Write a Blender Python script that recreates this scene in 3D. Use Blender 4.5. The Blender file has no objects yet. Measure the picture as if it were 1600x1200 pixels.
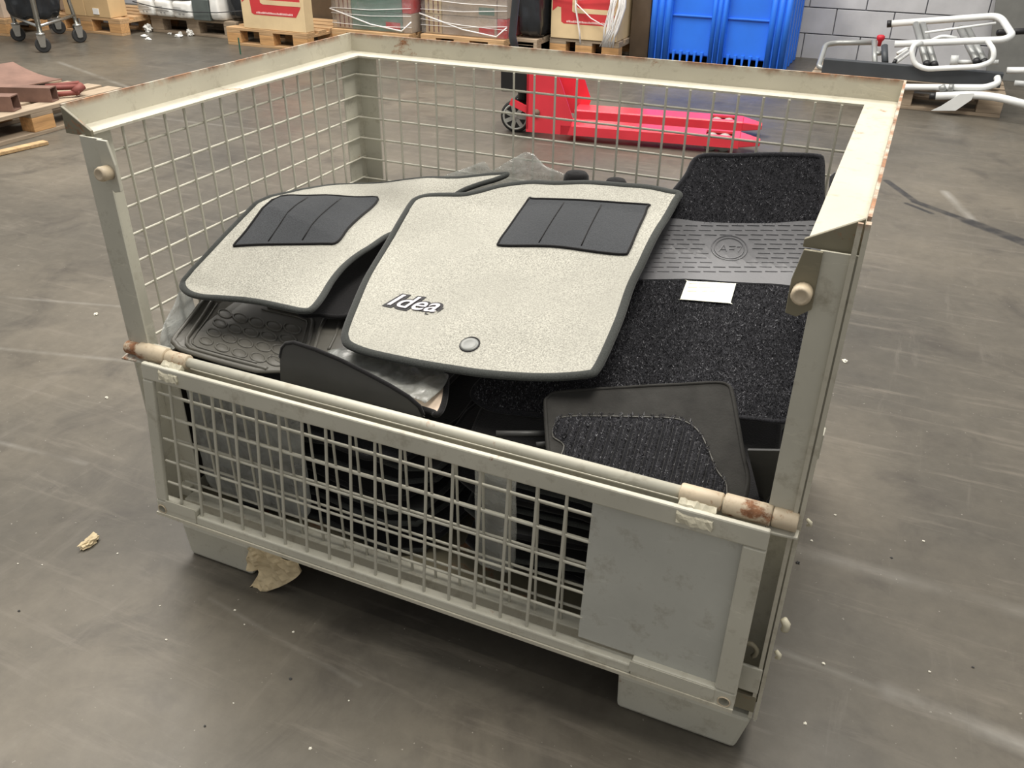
import bpy, bmesh, math, random
from mathutils import Vector, Matrix, Quaternion, Euler, noise
from mathutils.geometry import delaunay_2d_cdt

random.seed(7)
scene = bpy.context.scene
C = scene.collection

# ------------------------------------------------------------------ camera
CAM_LOC = Vector((1.234592, -1.038388, 1.278797))
CAM_ROT = Euler((1.039408, -0.009894, 0.419824), 'XYZ')
F_PX = 1345.162
cam_d = bpy.data.cameras.new('camera'); cam = bpy.data.objects.new('camera', cam_d); C.objects.link(cam)
cam.location = CAM_LOC; cam.rotation_euler = CAM_ROT
cam_d.sensor_width = 36.0; cam_d.lens = 36.0 * F_PX / 1600.0; cam_d.clip_start = 0.02
scene.camera = cam

# ------------------------------------------------------------------ world and light
w = bpy.data.worlds.new('world'); scene.world = w; w.use_nodes = True
w.node_tree.nodes['Background'].inputs[0].default_value = (1.0, 0.99, 0.975, 1)
w.node_tree.nodes['Background'].inputs[1].default_value = 0.45

def area(name, loc, target, sx, sy, power, col):
    d = bpy.data.lights.new(name, 'AREA'); d.shape = 'RECTANGLE'; d.size = sx; d.size_y = sy
    d.energy = power; d.color = col
    o = bpy.data.objects.new(name, d); C.objects.link(o); o.location = loc
    o.rotation_euler = (Vector(target) - Vector(loc)).to_track_quat('-Z', 'Y').to_euler()
    return o
area('roof_skylight_crate_offscreen', (1.5, 0.7, 5.8), (1.5, 0.7, 0.0), 1.6, 2.6, 285, (1.0, 0.95, 0.86))
area('roof_skylight_left_offscreen', (-3.4, 2.6, 5.8), (-3.4, 2.6, 0.0), 1.8, 6.0, 470, (1.0, 0.95, 0.87))
area('roof_skylight_back_offscreen', (-0.8, 4.2, 5.8), (-0.8, 4.2, 0.0), 7.0, 1.6, 330, (1.0, 0.97, 0.93))
scene.view_settings.view_transform = 'Standard'
scene.view_settings.look = 'None'
scene.view_settings.exposure = 0.0
scene.view_settings.gamma = 1.0
scene.view_settings.use_curve_mapping = False

# ------------------------------------------------------------------ projection helpers (photo measurement -> place)
RM = CAM_ROT.to_matrix()
def ray(px, py):
    return RM @ Vector(((px - 800) / F_PX, (600 - py) / F_PX, -1.0))
def at_z(px, py, z):
    d = ray(px, py); return CAM_LOC + d * ((z - CAM_LOC.z) / d.z)
def at_y(px, py, y):
    d = ray(px, py); return CAM_LOC + d * ((y - CAM_LOC.y) / d.y)
def at_x(px, py, x):
    d = ray(px, py); return CAM_LOC + d * ((x - CAM_LOC.x) / d.x)
def at_h(px, py, h):
    d = ray(px, py); t0 = 0.4; p = CAM_LOC + d * t0
    f0 = p.z - h(p.x, p.y); t = t0
    while t < 4:
        t += 0.02; p = CAM_LOC + d * t; f1 = p.z - h(p.x, p.y)
        if f1 <= 0:
            a, b = t - 0.02, t
            for _ in range(24):
                m = (a + b) / 2; p = CAM_LOC + d * m
                if p.z - h(p.x, p.y) > 0: a = m
                else: b = m
            return CAM_LOC + d * b
    return p

# ------------------------------------------------------------------ materials
def lin(c):
    return tuple((v / 255 / 12.92) if v / 255 <= 0.04045 else ((v / 255 + 0.055) / 1.055) ** 2.4 for v in c)
MATS = {}
class NT:
    def __init__(s, name):
        s.m = bpy.data.materials.new(name); s.m.use_nodes = True; s.t = s.m.node_tree; s.n = s.t.nodes; s.l = s.t.links
        s.b = s.n['Principled BSDF']; s.out = s.n['Material Output']
        tc = s.n.new('ShaderNodeTexCoord'); s.co = tc.outputs['Object']; s.gen = tc.outputs['Generated']
        MATS[name] = s.m
    def link(s, a, b): s.l.new(a, b)
    def val(s, sock, v):
        if hasattr(v, 'links') or isinstance(v, bpy.types.NodeSocket): s.link(v, sock)
        else: sock.default_value = v
    def noise(s, scale, detail=4, rough=0.55, dist=0.0, vec=None, out='Fac'):
        n = s.n.new('ShaderNodeTexNoise'); n.inputs['Scale'].default_value = scale; n.inputs['Detail'].default_value = detail
        n.inputs['Roughness'].default_value = rough; n.inputs['Distortion'].default_value = dist
        s.link(vec or s.co, n.inputs['Vector']); return n.outputs[out]
    def mapping(s, scale=(1, 1, 1), rot=(0, 0, 0), loc=(0, 0, 0)):
        n = s.n.new('ShaderNodeMapping'); n.inputs['Scale'].default_value = scale; n.inputs['Rotation'].default_value = rot
        n.inputs['Location'].default_value = loc; s.link(s.co, n.inputs['Vector']); return n.outputs[0]
    def ramp(s, fac, stops):
        n = s.n.new('ShaderNodeValToRGB'); s.link(fac, n.inputs[0]); e = n.color_ramp.elements
        while len(e) < len(stops): e.new(0.5)
        for k, (p, c) in enumerate(stops):
            e[k].position = p; e[k].color = (*c[:3], 1) if not isinstance(c, (int, float)) else (c, c, c, 1)
        return n.outputs[0]
    def math(s, op, a, b=0.0, clamp=False):
        n = s.n.new('ShaderNodeMath'); n.operation = op; n.use_clamp = clamp; s.val(n.inputs[0], a); s.val(n.inputs[1], b); return n.outputs[0]
    def mix(s, fac, a, b, mode='MIX'):
        n = s.n.new('ShaderNodeMix'); n.data_type = 'RGBA'; n.blend_type = mode
        s.val(n.inputs['Factor'], fac)
        for k, v in ((6, a), (7, b)):
            if isinstance(v, tuple): n.inputs[k].default_value = (*v[:3], 1)
            else: s.link(v, n.inputs[k])
        return n.outputs[2]
    def bump(s, h, strength=0.3, dist=0.002):
        n = s.n.new('ShaderNodeBump'); n.inputs['Strength'].default_value = strength; n.inputs['Distance'].default_value = dist
        s.link(h, n.inputs['Height']); s.link(n.outputs[0], s.b.inputs['Normal']); return n
    def color(s, v):
        if isinstance(v, tuple): s.b.inputs['Base Color'].default_value = (*v[:3], 1)
        else: s.link(v, s.b.inputs['Base Color'])
    def rough(s, v): s.val(s.b.inputs['Roughness'], v)
    def set(s, **k):
        for a, v in k.items(): s.b.inputs[a.replace('_', ' ')].default_value = v

def plain(name, rgb, rough=0.55, var=0.12, scale=9, metal=0.0, bump=0.0, bscale=80, spec=0.5):
    m = NT(name); c = lin(rgb)
    a = tuple(v * (1 - var) for v in c); b = tuple(min(1, v * (1 + var)) for v in c)
    m.color(m.ramp(m.noise(scale, 5), [(0.3, a), (0.7, b)])); m.rough(rough); m.set(Metallic=metal); m.b.inputs['Specular IOR Level'].default_value = spec
    if bump: m.bump(m.noise(bscale, 3), bump, 0.001)
    return m.m

def paint(name, rgb, rust=0.60, rough=0.5, dirt=0.15, lip=None):
    """old thick enamel on steel, chipped to rust in places; lip = height band where the top edge has rusted"""
    m = NT(name); c = lin(rgb)
    base = m.ramp(m.noise(7, 6, 0.6), [(0.25, tuple(v * (1 - dirt) for v in c)), (0.75, tuple(min(1, v * 1.06) for v in c))])
    grime = m.ramp(m.noise(28, 5, 0.7), [(0.54, 0.0), (0.8, 0.6)])
    base = m.mix(grime, base, lin((118, 106, 84)))
    scr = m.ramp(m.noise(3.0, 8, 0.75, 0.6, m.mapping((3, 3, 14), (0.3, 0.5, 0.2))), [(0.60, 0.0), (0.70, 0.55)])
    base = m.mix(scr, base, tuple(min(1, v * 1.3) for v in c))
    rmask = m.ramp(m.noise(11, 8, 0.75, 0.4), [(rust, 0.0), (rust + 0.07, 1.0)])
    if lip:
        sp = m.n.new('ShaderNodeSeparateXYZ'); m.link(m.co, sp.inputs[0])
        zz = m.math('DIVIDE', m.math('SUBTRACT', sp.outputs[2], lip[0]), lip[1] - lip[0], True)
        lm = m.math('MULTIPLY', zz, m.ramp(m.noise(16, 6, 0.7), [(0.38, 0.0), (0.56, 1.0)]))
        rmask = m.math('MAXIMUM', rmask, lm)
    rcol = m.ramp(m.noise(60, 4), [(0.3, lin((104, 66, 42))), (0.7, lin((172, 122, 86)))])
    m.color(m.mix(rmask, base, rcol)); m.rough(m.ramp(rmask, [(0, rough), (1, 0.85)]))
    m.bump(m.noise(35, 6, 0.6), 0.25, 0.0015); return m.m

paint('crate_paint', (196, 193, 178), 0.63)
paint('plate_paint', (188, 188, 179), 0.68)
paint('crate_rim_paint', (196, 191, 174), 0.62, dirt=0.14, lip=(0.932, 0.946))
paint('hinge_paint', (202, 186, 160), 0.55, dirt=0.22)
paint('wire_paint', (196, 193, 178), 0.62)
paint('dark_paint', (128, 122, 102), 0.54)
plain('weld', (196, 190, 168), 0.5, bump=0.8, bscale=160)

def carpet(name, rgb, var=0.16, fine=900):
    m = NT(name); c = lin(rgb)
    n1 = m.noise(fine, 2, 0.6); n2 = m.noise(6, 4)
    col = m.ramp(n1, [(0.3, tuple(v * (1 - 2 * var) for v in c)), (0.7, tuple(min(1, v * (1 + var)) for v in c))])
    col = m.mix(m.ramp(n2, [(0.4, 0.0), (0.68, 0.6)]), col, tuple(v * 0.74 for v in c))
    m.color(col); m.rough(0.95); m.b.inputs['Specular IOR Level'].default_value = 0.15
    m.set(Sheen_Weight=0.15); m.bump(m.noise(fine * 0.6, 3), 0.5, 0.0015); return m.m
carpet('pale_carpet', (176, 174, 164), 0.24, 380)
carpet('pad_fabric', (66, 68, 71), 0.2, 500)
carpet('binding_cloth', (62, 64, 62), 0.2, 500)
carpet('brown_felt', (58, 52, 46), 0.2, 500)
carpet('black_felt', (26, 25, 26), 0.2, 500)
carpet('dark_carpet_base', (46, 46, 50), 0.4, 500)
plain('black_rubber', (56, 56, 55), 0.5, 0.15, 12, bump=0.3, bscale=120)
plain('grey_rubber', (92, 90, 84), 0.42, 0.12, 9, bump=0.15, bscale=90)
plain('grey_rubber_dark', (80, 78, 73), 0.42, 0.12, 9)
plain('heel_rubber', (100, 100, 103), 0.5, 0.1, 14, bump=0.2, bscale=200)
plain('sticker_paper', (238, 238, 222), 0.6, 0.02)
plain('print_grey', (196, 196, 184), 0.7, 0.05)
plain('logo_white', (205, 200, 205), 0.5, 0.05)
plain('logo_black', (30, 28, 32), 0.7, 0.1)
plain('button_grey', (120, 122, 118), 0.35, 0.06)
m = NT('pile_fibre')
g = m.n.new('ShaderNodeNewGeometry')
m.color(m.ramp(g.outputs['Random Per Island'], [(0.0, lin((26, 26, 29))), (0.55, lin((52, 52, 57))), (0.84, lin((92, 92, 98))), (1.0, lin((175, 175, 180)))]))
m.rough(0.8)

def film(name, tint, op=0.22, gloss=0.25, rough=0.12, bscale=45):
    m = NT(name); n = m.n; n.remove(m.b)
    tr = n.new('ShaderNodeBsdfTransparent'); tr.inputs[0].default_value = (0.93, 0.94, 0.93, 1)
    df = n.new('ShaderNodeBsdfTranslucent'); df.inputs[0].default_value = (*lin(tint), 1)
    d2 = n.new('ShaderNodeBsdfDiffuse'); d2.inputs[0].default_value = (*lin(tint), 1)
    gl = n.new('ShaderNodeBsdfGlossy'); gl.inputs['Roughness'].default_value = rough
    bp = n.new('ShaderNodeBump'); bp.inputs['Strength'].default_value = 0.9; bp.inputs['Distance'].default_value = 0.01
    m.link(m.noise(bscale, 5, 0.6, 0.6), bp.inputs['Height'])
    for s in (d2, gl): m.link(bp.outputs[0], s.inputs['Normal'])
    def mixs(f, a, b):
        x = n.new('ShaderNodeMixShader'); m.val(x.inputs[0], f); m.link(a, x.inputs[1]); m.link(b, x.inputs[2]); return x.outputs[0]
    dd = mixs(0.5, d2.outputs[0], df.outputs[0])
    f = m.ramp(m.noise(14, 4, 0.6, 0.5), [(0.3, op * 0.4), (0.75, min(1, op * 2.0))])
    s = mixs(f, tr.outputs[0], dd); s = mixs(gloss, s, gl.outputs[0])
    m.link(s, m.out.inputs[0]); return m.m
film('clear_film', (225, 226, 220), 0.26, 0.12)
film('stretch_film', (245, 245, 246), 0.17, 0.10, 0.15, 20)
film('milky_film', (238, 240, 238), 0.7, 0.12, 0.2, 30)
film('cloudy_film', (196, 198, 194), 0.62, 0.10, 0.2, 30)
plain('film_strand', (226, 224, 222), 0.3, 0.08)
plain('white_wrap', (238, 238, 234), 0.35, 0.08, 7, bump=0.5, bscale=40)
plain('black_wrap', (40, 43, 47), 0.2, 0.3, 6, bump=1.0, bscale=22)
plain('rib_rubber', (50, 49, 47), 0.85, 0.2, 30, bump=0.6, bscale=260, spec=0.2)
plain('strap_black', (38, 40, 42), 0.45)
plain('panel_green_grey', (88, 96, 94), 0.6, 0.15)
plain('cardboard', (202, 172, 128), 0.8, 0.08, 6)
plain('cardboard_pale', (222, 198, 156), 0.8, 0.08, 6)
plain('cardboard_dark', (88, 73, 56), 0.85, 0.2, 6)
plain('cardboard_grey', (190, 172, 154), 0.8, 0.12, 6)
plain('print_red', (202, 58, 62), 0.6, 0.06, 6)
plain('print_dark', (150, 150, 148), 0.7, 0.05)
plain('print_white', (240, 205, 200), 0.6, 0.05)
plain('print_green', (104, 140, 128), 0.6, 0.12, 6)
plain('blue_plastic', (46, 118, 232), 0.38, 0.08, 4)
plain('dark_steel', (58, 62, 66), 0.5, 0.12)
plain('white_tube', (224, 226, 224), 0.35, 0.05)
plain('grey_tube', (150, 152, 150), 0.35, 0.06, metal=0.3)
plain('chrome', (190, 190, 186), 0.25, 0.06, metal=0.9)
plain('tyre', (44, 44, 44), 0.6, 0.1)
plain('wheel_grey', (168, 170, 164), 0.5, 0.1)
plain('jack_red', (234, 64, 78), 0.24, 0.10, 5)
plain('knob_red', (190, 30, 46), 0.5)
plain('pump_black', (30, 30, 32), 0.45)
plain('rust_steel', (122, 94, 82), 0.75, 0.25, 8, bump=0.5, bscale=50)
plain('rust_red', (124, 66, 58), 0.7, 0.25, 8)
plain('strip_green', (52, 96, 78), 0.5)
plain('white_label', (240, 240, 238), 0.6, 0.02)
plain('paper_scrap', (204, 186, 150), 0.8, 0.18, 18, bump=0.5, bscale=60)
plain('chip_white', (226, 222, 208), 0.7, 0.1)
plain('block_paint', (184, 184, 186), 0.75, 0.10, 5, bump=0.5, bscale=60)
plain('mortar', (120, 122, 128), 0.9, 0.1)
plain('shaded_wall_grey', (96, 96, 92), 0.7, 0.12)  # shade on the back wall put into a plain dark grey

def wood(name, rgb):
    m = NT(name); c = lin(rgb)
    v = m.mapping((3, 40, 40))
    col = m.ramp(m.noise(1.6, 6, 0.6, 0.5, v), [(0.3, tuple(x * 0.66 for x in c)), (0.7, tuple(min(1, x * 1.12) for x in c))])
    m.color(col); m.rough(0.8); m.bump(m.noise(1.6, 6, 0.6, 0.5, v), 0.3, 0.002); return m.m
wood('pallet_wood', (196, 160, 118)); wood('pallet_wood_grey', (170, 152, 130)); wood('pallet_block', (206, 160, 108))
wood('splinter_wood', (190, 158, 116))

# concrete floor with scuffs, stains and the marks the photo shows
def seg(m, sep, x0, y0, x1, y1, wid):
    dx, dy = x1 - x0, y1 - y0; L2 = dx * dx + dy * dy
    ax = m.math('SUBTRACT', sep.outputs[0], x0); ay = m.math('SUBTRACT', sep.outputs[1], y0)
    t = m.math('DIVIDE', m.math('ADD', m.math('MULTIPLY', ax, dx), m.math('MULTIPLY', ay, dy)), L2, True)
    ex = m.math('SUBTRACT', ax, m.math('MULTIPLY', t, dx)); ey = m.math('SUBTRACT', ay, m.math('MULTIPLY', t, dy))
    d = m.math('SQRT', m.math('ADD', m.math('MULTIPLY', ex, ex), m.math('MULTIPLY', ey, ey)))
    return m.math('SUBTRACT', 1.0, m.math('DIVIDE', d, wid), True)
m = NT('concrete_floor')
big = m.ramp(m.noise(0.9, 5, 0.55), [(0.32, lin((74, 71, 65))), (0.52, lin((92, 87, 78))), (0.72, lin((112, 105, 93)))])
fine = m.ramp(m.noise(22, 8, 0.7), [(0.3, 0.86), (0.7, 1.1)])
col = m.mix(1.0, big, fine, 'MULTIPLY')
blot = m.ramp(m.noise(3.2, 6, 0.65, 0.8), [(0.53, 0.0), (0.70, 0.55)])
col = m.mix(blot, col, lin((58, 54, 50)))
sv = m.mapping((1.0, 9.0, 1), (0, 0, 0.15))
scuff = m.ramp(m.noise(2.2, 8, 0.72, 0.3, sv), [(0.54, 0.0), (0.70, 0.5)])
col = m.mix(scuff, col, lin((122, 115, 105)))
sv2 = m.mapping((7.0, 0.9, 1), (0, 0, 0.6))
scuff2 = m.ramp(m.noise(2.0, 8, 0.7, 0.4, sv2), [(0.58, 0.0), (0.74, 0.34)])
col = m.mix(scuff2, col, lin((122, 116, 107)))
speck = m.ramp(m.noise(95, 2, 0.5), [(0.735, 0.0), (0.76, 0.6)])
col = m.mix(speck, col, lin((165, 160, 150)))
sep = m.n.new('ShaderNodeSeparateXYZ'); m.link(m.co, sep.inputs[0])
wob = m.noise(5, 5, 0.6)
marks = None
for (a, b, c_, d, wd, st) in [(1.19, .56, 1.95, .55, .03, .36), (1.44, .23, 1.95, .17, .03, .75), (1.2, .25, 1.5, .22, .012, .35),
                              (-1.6, .72, -.4, 1.05, .012, .4), (-1.4, .42, -.7, .60, .014, .45), (-4.9, 4.0, -3.1, 3.3, .03, .7), (1.5, 3.5, 1.62, 3.1, .03, .9),
                              (-.9, .1, -.45, .14, .012, .4), (.15, -.1, .55, -.16, .008, .2), (-3.6, 2.9, -2.2, 3.0, .02, .4)]:
    s_ = m.math('MULTIPLY', m.math('MULTIPLY', seg(m, sep, a, b, c_, d, wd), st), m.ramp(wob, [(0.35, 0.15), (0.65, 1.0)]))
    marks = s_ if marks is None else m.math('MAXIMUM', marks, s_)
col = m.mix(marks, col, lin((146, 143, 136)))
tar = None
for (a, b, c_, d, wd) in [(1.235, 3.56, 1.38, 3.27, .022), (1.38, 3.27, 1.60, 3.09, .028), (1.60, 3.09, 1.86, 2.86, .045), (1.34, 3.23, 1.45, 3.13, .015)]:
    s_ = m.math('MULTIPLY', seg(m, sep, a, b, c_, d, wd), 2.5, True); s_ = m.math('MULTIPLY', s_, m.ramp(m.noise(14, 4), [(0.3, 0.5), (0.55, 1.0)]))
    tar = s_ if tar is None else m.math('MAXIMUM', tar, s_)
col = m.mix(tar, col, lin((44, 43, 43)))
m.color(col); m.rough(m.ramp(m.noise(2.4, 6, 0.65), [(0.3, 0.30), (0.75, 0.52)]))
m.b.inputs['Specular IOR Level'].default_value = 0.32
m.bump(m.noise(40, 8, 0.7), 0.12, 0.002)

# ------------------------------------------------------------------ mesh tools
OFF = {}
class MB:
    def __init__(s): s.v = []; s.f = []
    def add(s, vs, fs):
        k = len(s.v); s.v += [Vector(p) for p in vs]; s.f += [tuple(i + k for i in q) for q in fs]; return s
    def box(s, x0, x1, y0, y1, z0, z1):
        return s.add([(x0, y0, z0), (x1, y0, z0), (x1, y1, z0), (x0, y1, z0), (x0, y0, z1), (x1, y0, z1), (x1, y1, z1), (x0, y1, z1)],
                     [(0, 3, 2, 1), (4, 5, 6, 7), (0, 1, 5, 4), (1, 2, 6, 5), (2, 3, 7, 6), (3, 0, 4, 7)])
    def hexa(s, p):
        return s.add(p, [(0, 3, 2, 1), (4, 5, 6, 7), (0, 1, 5, 4), (1, 2, 6, 5), (2, 3, 7, 6), (3, 0, 4, 7)])
    def prism(s, poly, vec):
        n = len(poly); vec = Vector(vec); a = [Vector(p) for p in poly]; b = [p + vec for p in a]
        return s.add(a + b, [tuple(range(n))[::-1], tuple(range(n, 2 * n))] + [(i, (i + 1) % n, (i + 1) % n + n, i + n) for i in range(n)])
    def bar(s, a, b, wd, ht, up=(0, 0, 1)):
        a = Vector(a); b = Vector(b); d = (b - a).normalized(); up = Vector(up); x = d.cross(up)
        if x.length < 1e-4: x = d.cross(Vector((0, 1, 0)))
        x.normalize(); u = x.cross(d); x *= wd / 2; u *= ht / 2
        return s.prism([a - x - u, a + x - u, a + x + u, a - x + u], b - a)
    def tube(s, pts, r, n=8, closed=False, ry=None):
        pts = [Vector(p) for p in pts]; N = len(pts)
        rr = r if isinstance(r, (list, tuple)) else [r] * N
        def tan(i):
            if closed: d = pts[(i + 1) % N] - pts[i - 1]
            else: d = pts[min(i + 1, N - 1)] - pts[max(i - 1, 0)]
            return d.normalized() if d.length > 1e-9 else Vector((1, 0, 0))
        t = tan(0); u = t.cross(Vector((0, 0, 1)))
        if u.length < 1e-3: u = t.cross(Vector((0, 1, 0)))
        u.normalize(); vs = []
        for i in range(N):
            t2 = tan(i); u = (u - t2 * u.dot(t2)); u.normalize(); vv = t2.cross(u)
            for k in range(n):
                a = 2 * math.pi * k / n
                vs.append(pts[i] + u * (math.cos(a) * rr[i]) + vv * (math.sin(a) * (rr[i] if ry is None else ry)))
        fs = []
        for i in range(N if closed else N - 1):
            j = (i + 1) % N
            for k in range(n): fs.append((i * n + k, i * n + (k + 1) % n, j * n + (k + 1) % n, j * n + k))
        if not closed: fs += [tuple(range(n))[::-1], tuple(range((N - 1) * n, N * n))]
        return s.add(vs, fs)
    def lathe(s, o, d, prof, n=16):
        o = Vector(o); d = Vector(d).normalized(); u = d.cross(Vector((0, 0, 1)))
        if u.length < 1e-3: u = Vector((1, 0, 0))
        u.normalize(); vv = d.cross(u); vs = []
        for (t, r) in prof:
            for k in range(n):
                a = 2 * math.pi * k / n; vs.append(o + d * t + u * (math.cos(a) * r) + vv * (math.sin(a) * r))
        fs = [(i * n + k, i * n + (k + 1) % n, (i + 1) * n + (k + 1) % n, (i + 1) * n + k) for i in range(len(prof) - 1) for k in range(n)]
        fs += [tuple(range(n))[::-1], tuple(range((len(prof) - 1) * n, len(prof) * n))]
        return s.add(vs, fs)
def offset_of(p):
    while p is not None:
        if p.name in OFF: return OFF[p.name]
        p = p.parent
    return Vector((0, 0, 0))
def obj(name, mb, mat, parent=None, smooth=False, bevel=0.0, loc=None):
    """one mesh object; vertices are given in the place's metres"""
    o0 = offset_of(parent) if parent else (Vector(loc) if loc is not None else Vector((0, 0, 0)))
    me = bpy.data.meshes.new(name); me.from_pydata([tuple(p - o0) for p in mb.v], [], mb.f); me.update()
    bm = bmesh.new(); bm.from_mesh(me); bmesh.ops.recalc_face_normals(bm, faces=bm.faces); bm.to_mesh(me); bm.free()
    if smooth:
        for p in me.polygons: p.use_smooth = True
    me.materials.append(MATS[mat] if isinstance(mat, str) else mat)
    o = bpy.data.objects.new(name, me); C.objects.link(o)
    if parent: o.parent = parent
    else:
        o.location = o0; OFF[o.name] = o0
    if bevel:
        b = o.modifiers.new('bevel', 'BEVEL'); b.width = bevel; b.segments = 2; b.limit_method = 'ANGLE'
    return o
def carve(o, cut_mb):
    """cut a real opening into a mesh part"""
    c = obj('cutter', cut_mb, 'crate_paint', o)
    md = o.modifiers.new('cut', 'BOOLEAN'); md.operation = 'DIFFERENCE'; md.solver = 'EXACT'; md.object = c
    bpy.context.view_layer.update(); me = bpy.data.meshes.new_from_object(o.evaluated_get(bpy.context.evaluated_depsgraph_get()))
    o.modifiers.clear(); o.data = me; bpy.data.objects.remove(c)
def tag(o, label, cat, group=None):
    o['label'] = label; o['category'] = cat
    if group: o['group'] = group
    return o
def thing(name, label, cat, loc=(0, 0, 0), group=None, rotz=0.0, local=False):
    o = bpy.data.objects.new(name, None); C.objects.link(o); o.location = loc; o.rotation_euler = (0, 0, rotz)
    o.empty_display_size = 0.05
    OFF[o.name] = Vector((0, 0, 0)) if local else Vector(loc)
    return tag(o, label, cat, group)
def struct(name, mb, mat, loc=None):
    o = obj(name, mb, mat, loc=loc); o['kind'] = 'structure'; return o
def copy_tree(o, parent=None):
    c = o.copy(); C.objects.link(c)
    if parent: c.parent = parent
    for ch in list(o.children): copy_tree(ch, c)
    return c
CYL = None
def unit_cyl():
    global CYL
    if CYL is None:
        b = MB(); b.lathe((0, 0, 0), (0, 0, 1), [(0, 1), (1, 1)], 8)
        CYL = bpy.data.meshes.new('wire'); CYL.from_pydata([tuple(p) for p in b.v], [], b.f); CYL.materials.append(MATS['wire_paint'])
        for p in CYL.polygons: p.use_smooth = len(p.vertices) == 4
    return CYL
def wire(a, b, r, parent):
    a = Vector(a) - offset_of(parent); b = Vector(b) - offset_of(parent)
    o = bpy.data.objects.new('wire', unit_cyl()); C.objects.link(o); o.parent = parent
    o.location = a; o.rotation_mode = 'QUATERNION'; o.rotation_quaternion = Vector((0, 0, 1)).rotation_difference(b - a)
    o.scale = (r, r, (b - a).length); return o

def catmull(P, sub=6):
    out = []; N = len(P)
    for i in range(N):
        p0, p1, p2, p3 = P[i - 1], P[i], P[(i + 1) % N], P[(i + 2) % N]
        for k in range(sub):
            t = k / sub
            out.append(tuple(0.5 * (2 * p1[d] + (-p0[d] + p2[d]) * t + (2 * p0[d] - 5 * p1[d] + 4 * p2[d] - p3[d]) * t * t + (-p0[d] + 3 * p1[d] - 3 * p2[d] + p3[d]) * t ** 3) for d in range(len(p1))))
    return out
def inside(x, y, P):
    r = False; j = len(P) - 1
    for i in range(len(P)):
        if (P[i][1] > y) != (P[j][1] > y) and x < (P[j][0] - P[i][0]) * (y - P[i][1]) / (P[j][1] - P[i][1]) + P[i][0]: r = not r
        j = i
    return r
def edge_dist(x, y, P):
    d = 9
    for i in range(len(P)):
        ax, ay = P[i - 1]; bx, by = P[i]; ux, uy = bx - ax, by - ay; L = ux * ux + uy * uy or 1e-9
        t = max(0, min(1, ((x - ax) * ux + (y - ay) * uy) / L)); d = min(d, math.hypot(x - ax - t * ux, y - ay - t * uy))
    return d
def sheet(poly, mp, nrm, thick, step=0.014):
    """flexible sheet: outline polygon in 2D, mp lifts it into the room, thickness along nrm"""
    nrm = Vector(nrm).normalized() * thick
    xs = [p[0] for p in poly]; ys = [p[1] for p in poly]; pts = [Vector(p) for p in poly]; ne = len(pts)
    x = min(xs) + step / 2; k = 0
    while x < max(xs):
        y = min(ys) + step / 2 + (step / 2 if k % 2 else 0)
        while y < max(ys):
            if inside(x, y, poly) and edge_dist(x, y, poly) > step * 0.45: pts.append(Vector((x, y)))
            y += step
        x += step; k += 1
    V, E, F, *_ = delaunay_2d_cdt(pts, [(i, (i + 1) % ne) for i in range(ne)], [], 1, 1e-6)
    n = len(V); bot = [Vector(mp(p.x, p.y)) for p in V]; top = [p + nrm for p in bot]
    cnt = {}
    for f in F:
        for i in range(len(f)):
            e = (f[i], f[(i + 1) % len(f)]); cnt[tuple(sorted(e))] = (cnt.get(tuple(sorted(e)), (0, 0))[0] + 1, e)
    fs = [tuple(i + n for i in f) for f in F] + [tuple(f[::-1]) for f in F]
    for c_, e in cnt.values():
        if c_ == 1: a, b = e; fs.append((a, b, b + n, a + n))
    b = MB(); b.add(bot + top, fs); return b
def hn(x, y, z=0.0): return noise.noise(Vector((x, y, z)))
def outline(P, h, sub=5):
    """photo measurements -> plan outline on the height surface h; ('w', x, y) is a plan point already"""
    Q = [(p[1], p[2]) if p[0] == 'w' else tuple(at_h(p[0], p[1], h)[:2]) for p in P]
    return [(max(0.006, x), y) for x, y in catmull([(max(0.008, x), y) for x, y in Q], sub)]
def car_mat(name, label, P, h, thick, top_mat, bind_mat='binding_cloth', bind=0.0065, group=None, sub=5, step=0.014, cat='car mat'):
    poly = outline(P, h, sub)
    cx = sum(p[0] for p in poly) / len(poly); cy = sum(p[1] for p in poly) / len(poly)
    t = thing(name, label, cat, (cx, cy, h(cx, cy)), group)
    f = lambda x, y: (x, y, h(x, y))
    obj('mat_body', sheet(poly, f, (0, 0, 1), thick, step), top_mat, t, smooth=False)
    if bind:
        b = MB(); b.tube([Vector(f(*p)) + Vector((0, 0, thick * 0.55)) for p in poly], bind, 8, True, thick * 0.75)
        obj('edge_binding', b, bind_mat, t, smooth=True)
    return t, poly

# ------------------------------------------------------------------ setting
b = MB(); b.box(-16, 8, -6, 7.2, -0.1, 0); struct('floor', b, 'concrete_floor')
WY = 6.95
b = MB(); b.box(-16, 8, WY + 0.012, WY + 0.3, 0, 4.6); wall = struct('wall_back', b, 'mortar')
bmesh_block = None
rows = 6
for r_ in range(rows):
    x = -0.31 + (0.0 if r_ % 2 else 0.22) - 0.44
    for k in range(9):
        x0 = x + k * 0.44
        o = None
        if bmesh_block is None:
            bb = MB(); bb.box(0.004, 0.436, -0.006, 0.02, 0.004, 0.196)
            o = obj('block', bb, 'block_paint', wall, bevel=0.003); bmesh_block = o
        else:
            o = bmesh_block.copy(); C.objects.link(o); o.parent = wall
        o.location = (x0, WY + random.uniform(-0.001, 0.001), r_ * 0.2 - 0.01 + 0.0)
b = MB(); b.box(-16, 8, WY, WY + 0.02, rows * 0.2 - 0.01, 4.6); o = obj('upper_wall_face', b, 'block_paint', wall)
b = MB(); b.box(-16, -0.55, WY, WY + 0.02, 0, rows * 0.2 - 0.01); o = obj('side_wall_face', b, 'block_paint', wall)
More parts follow.
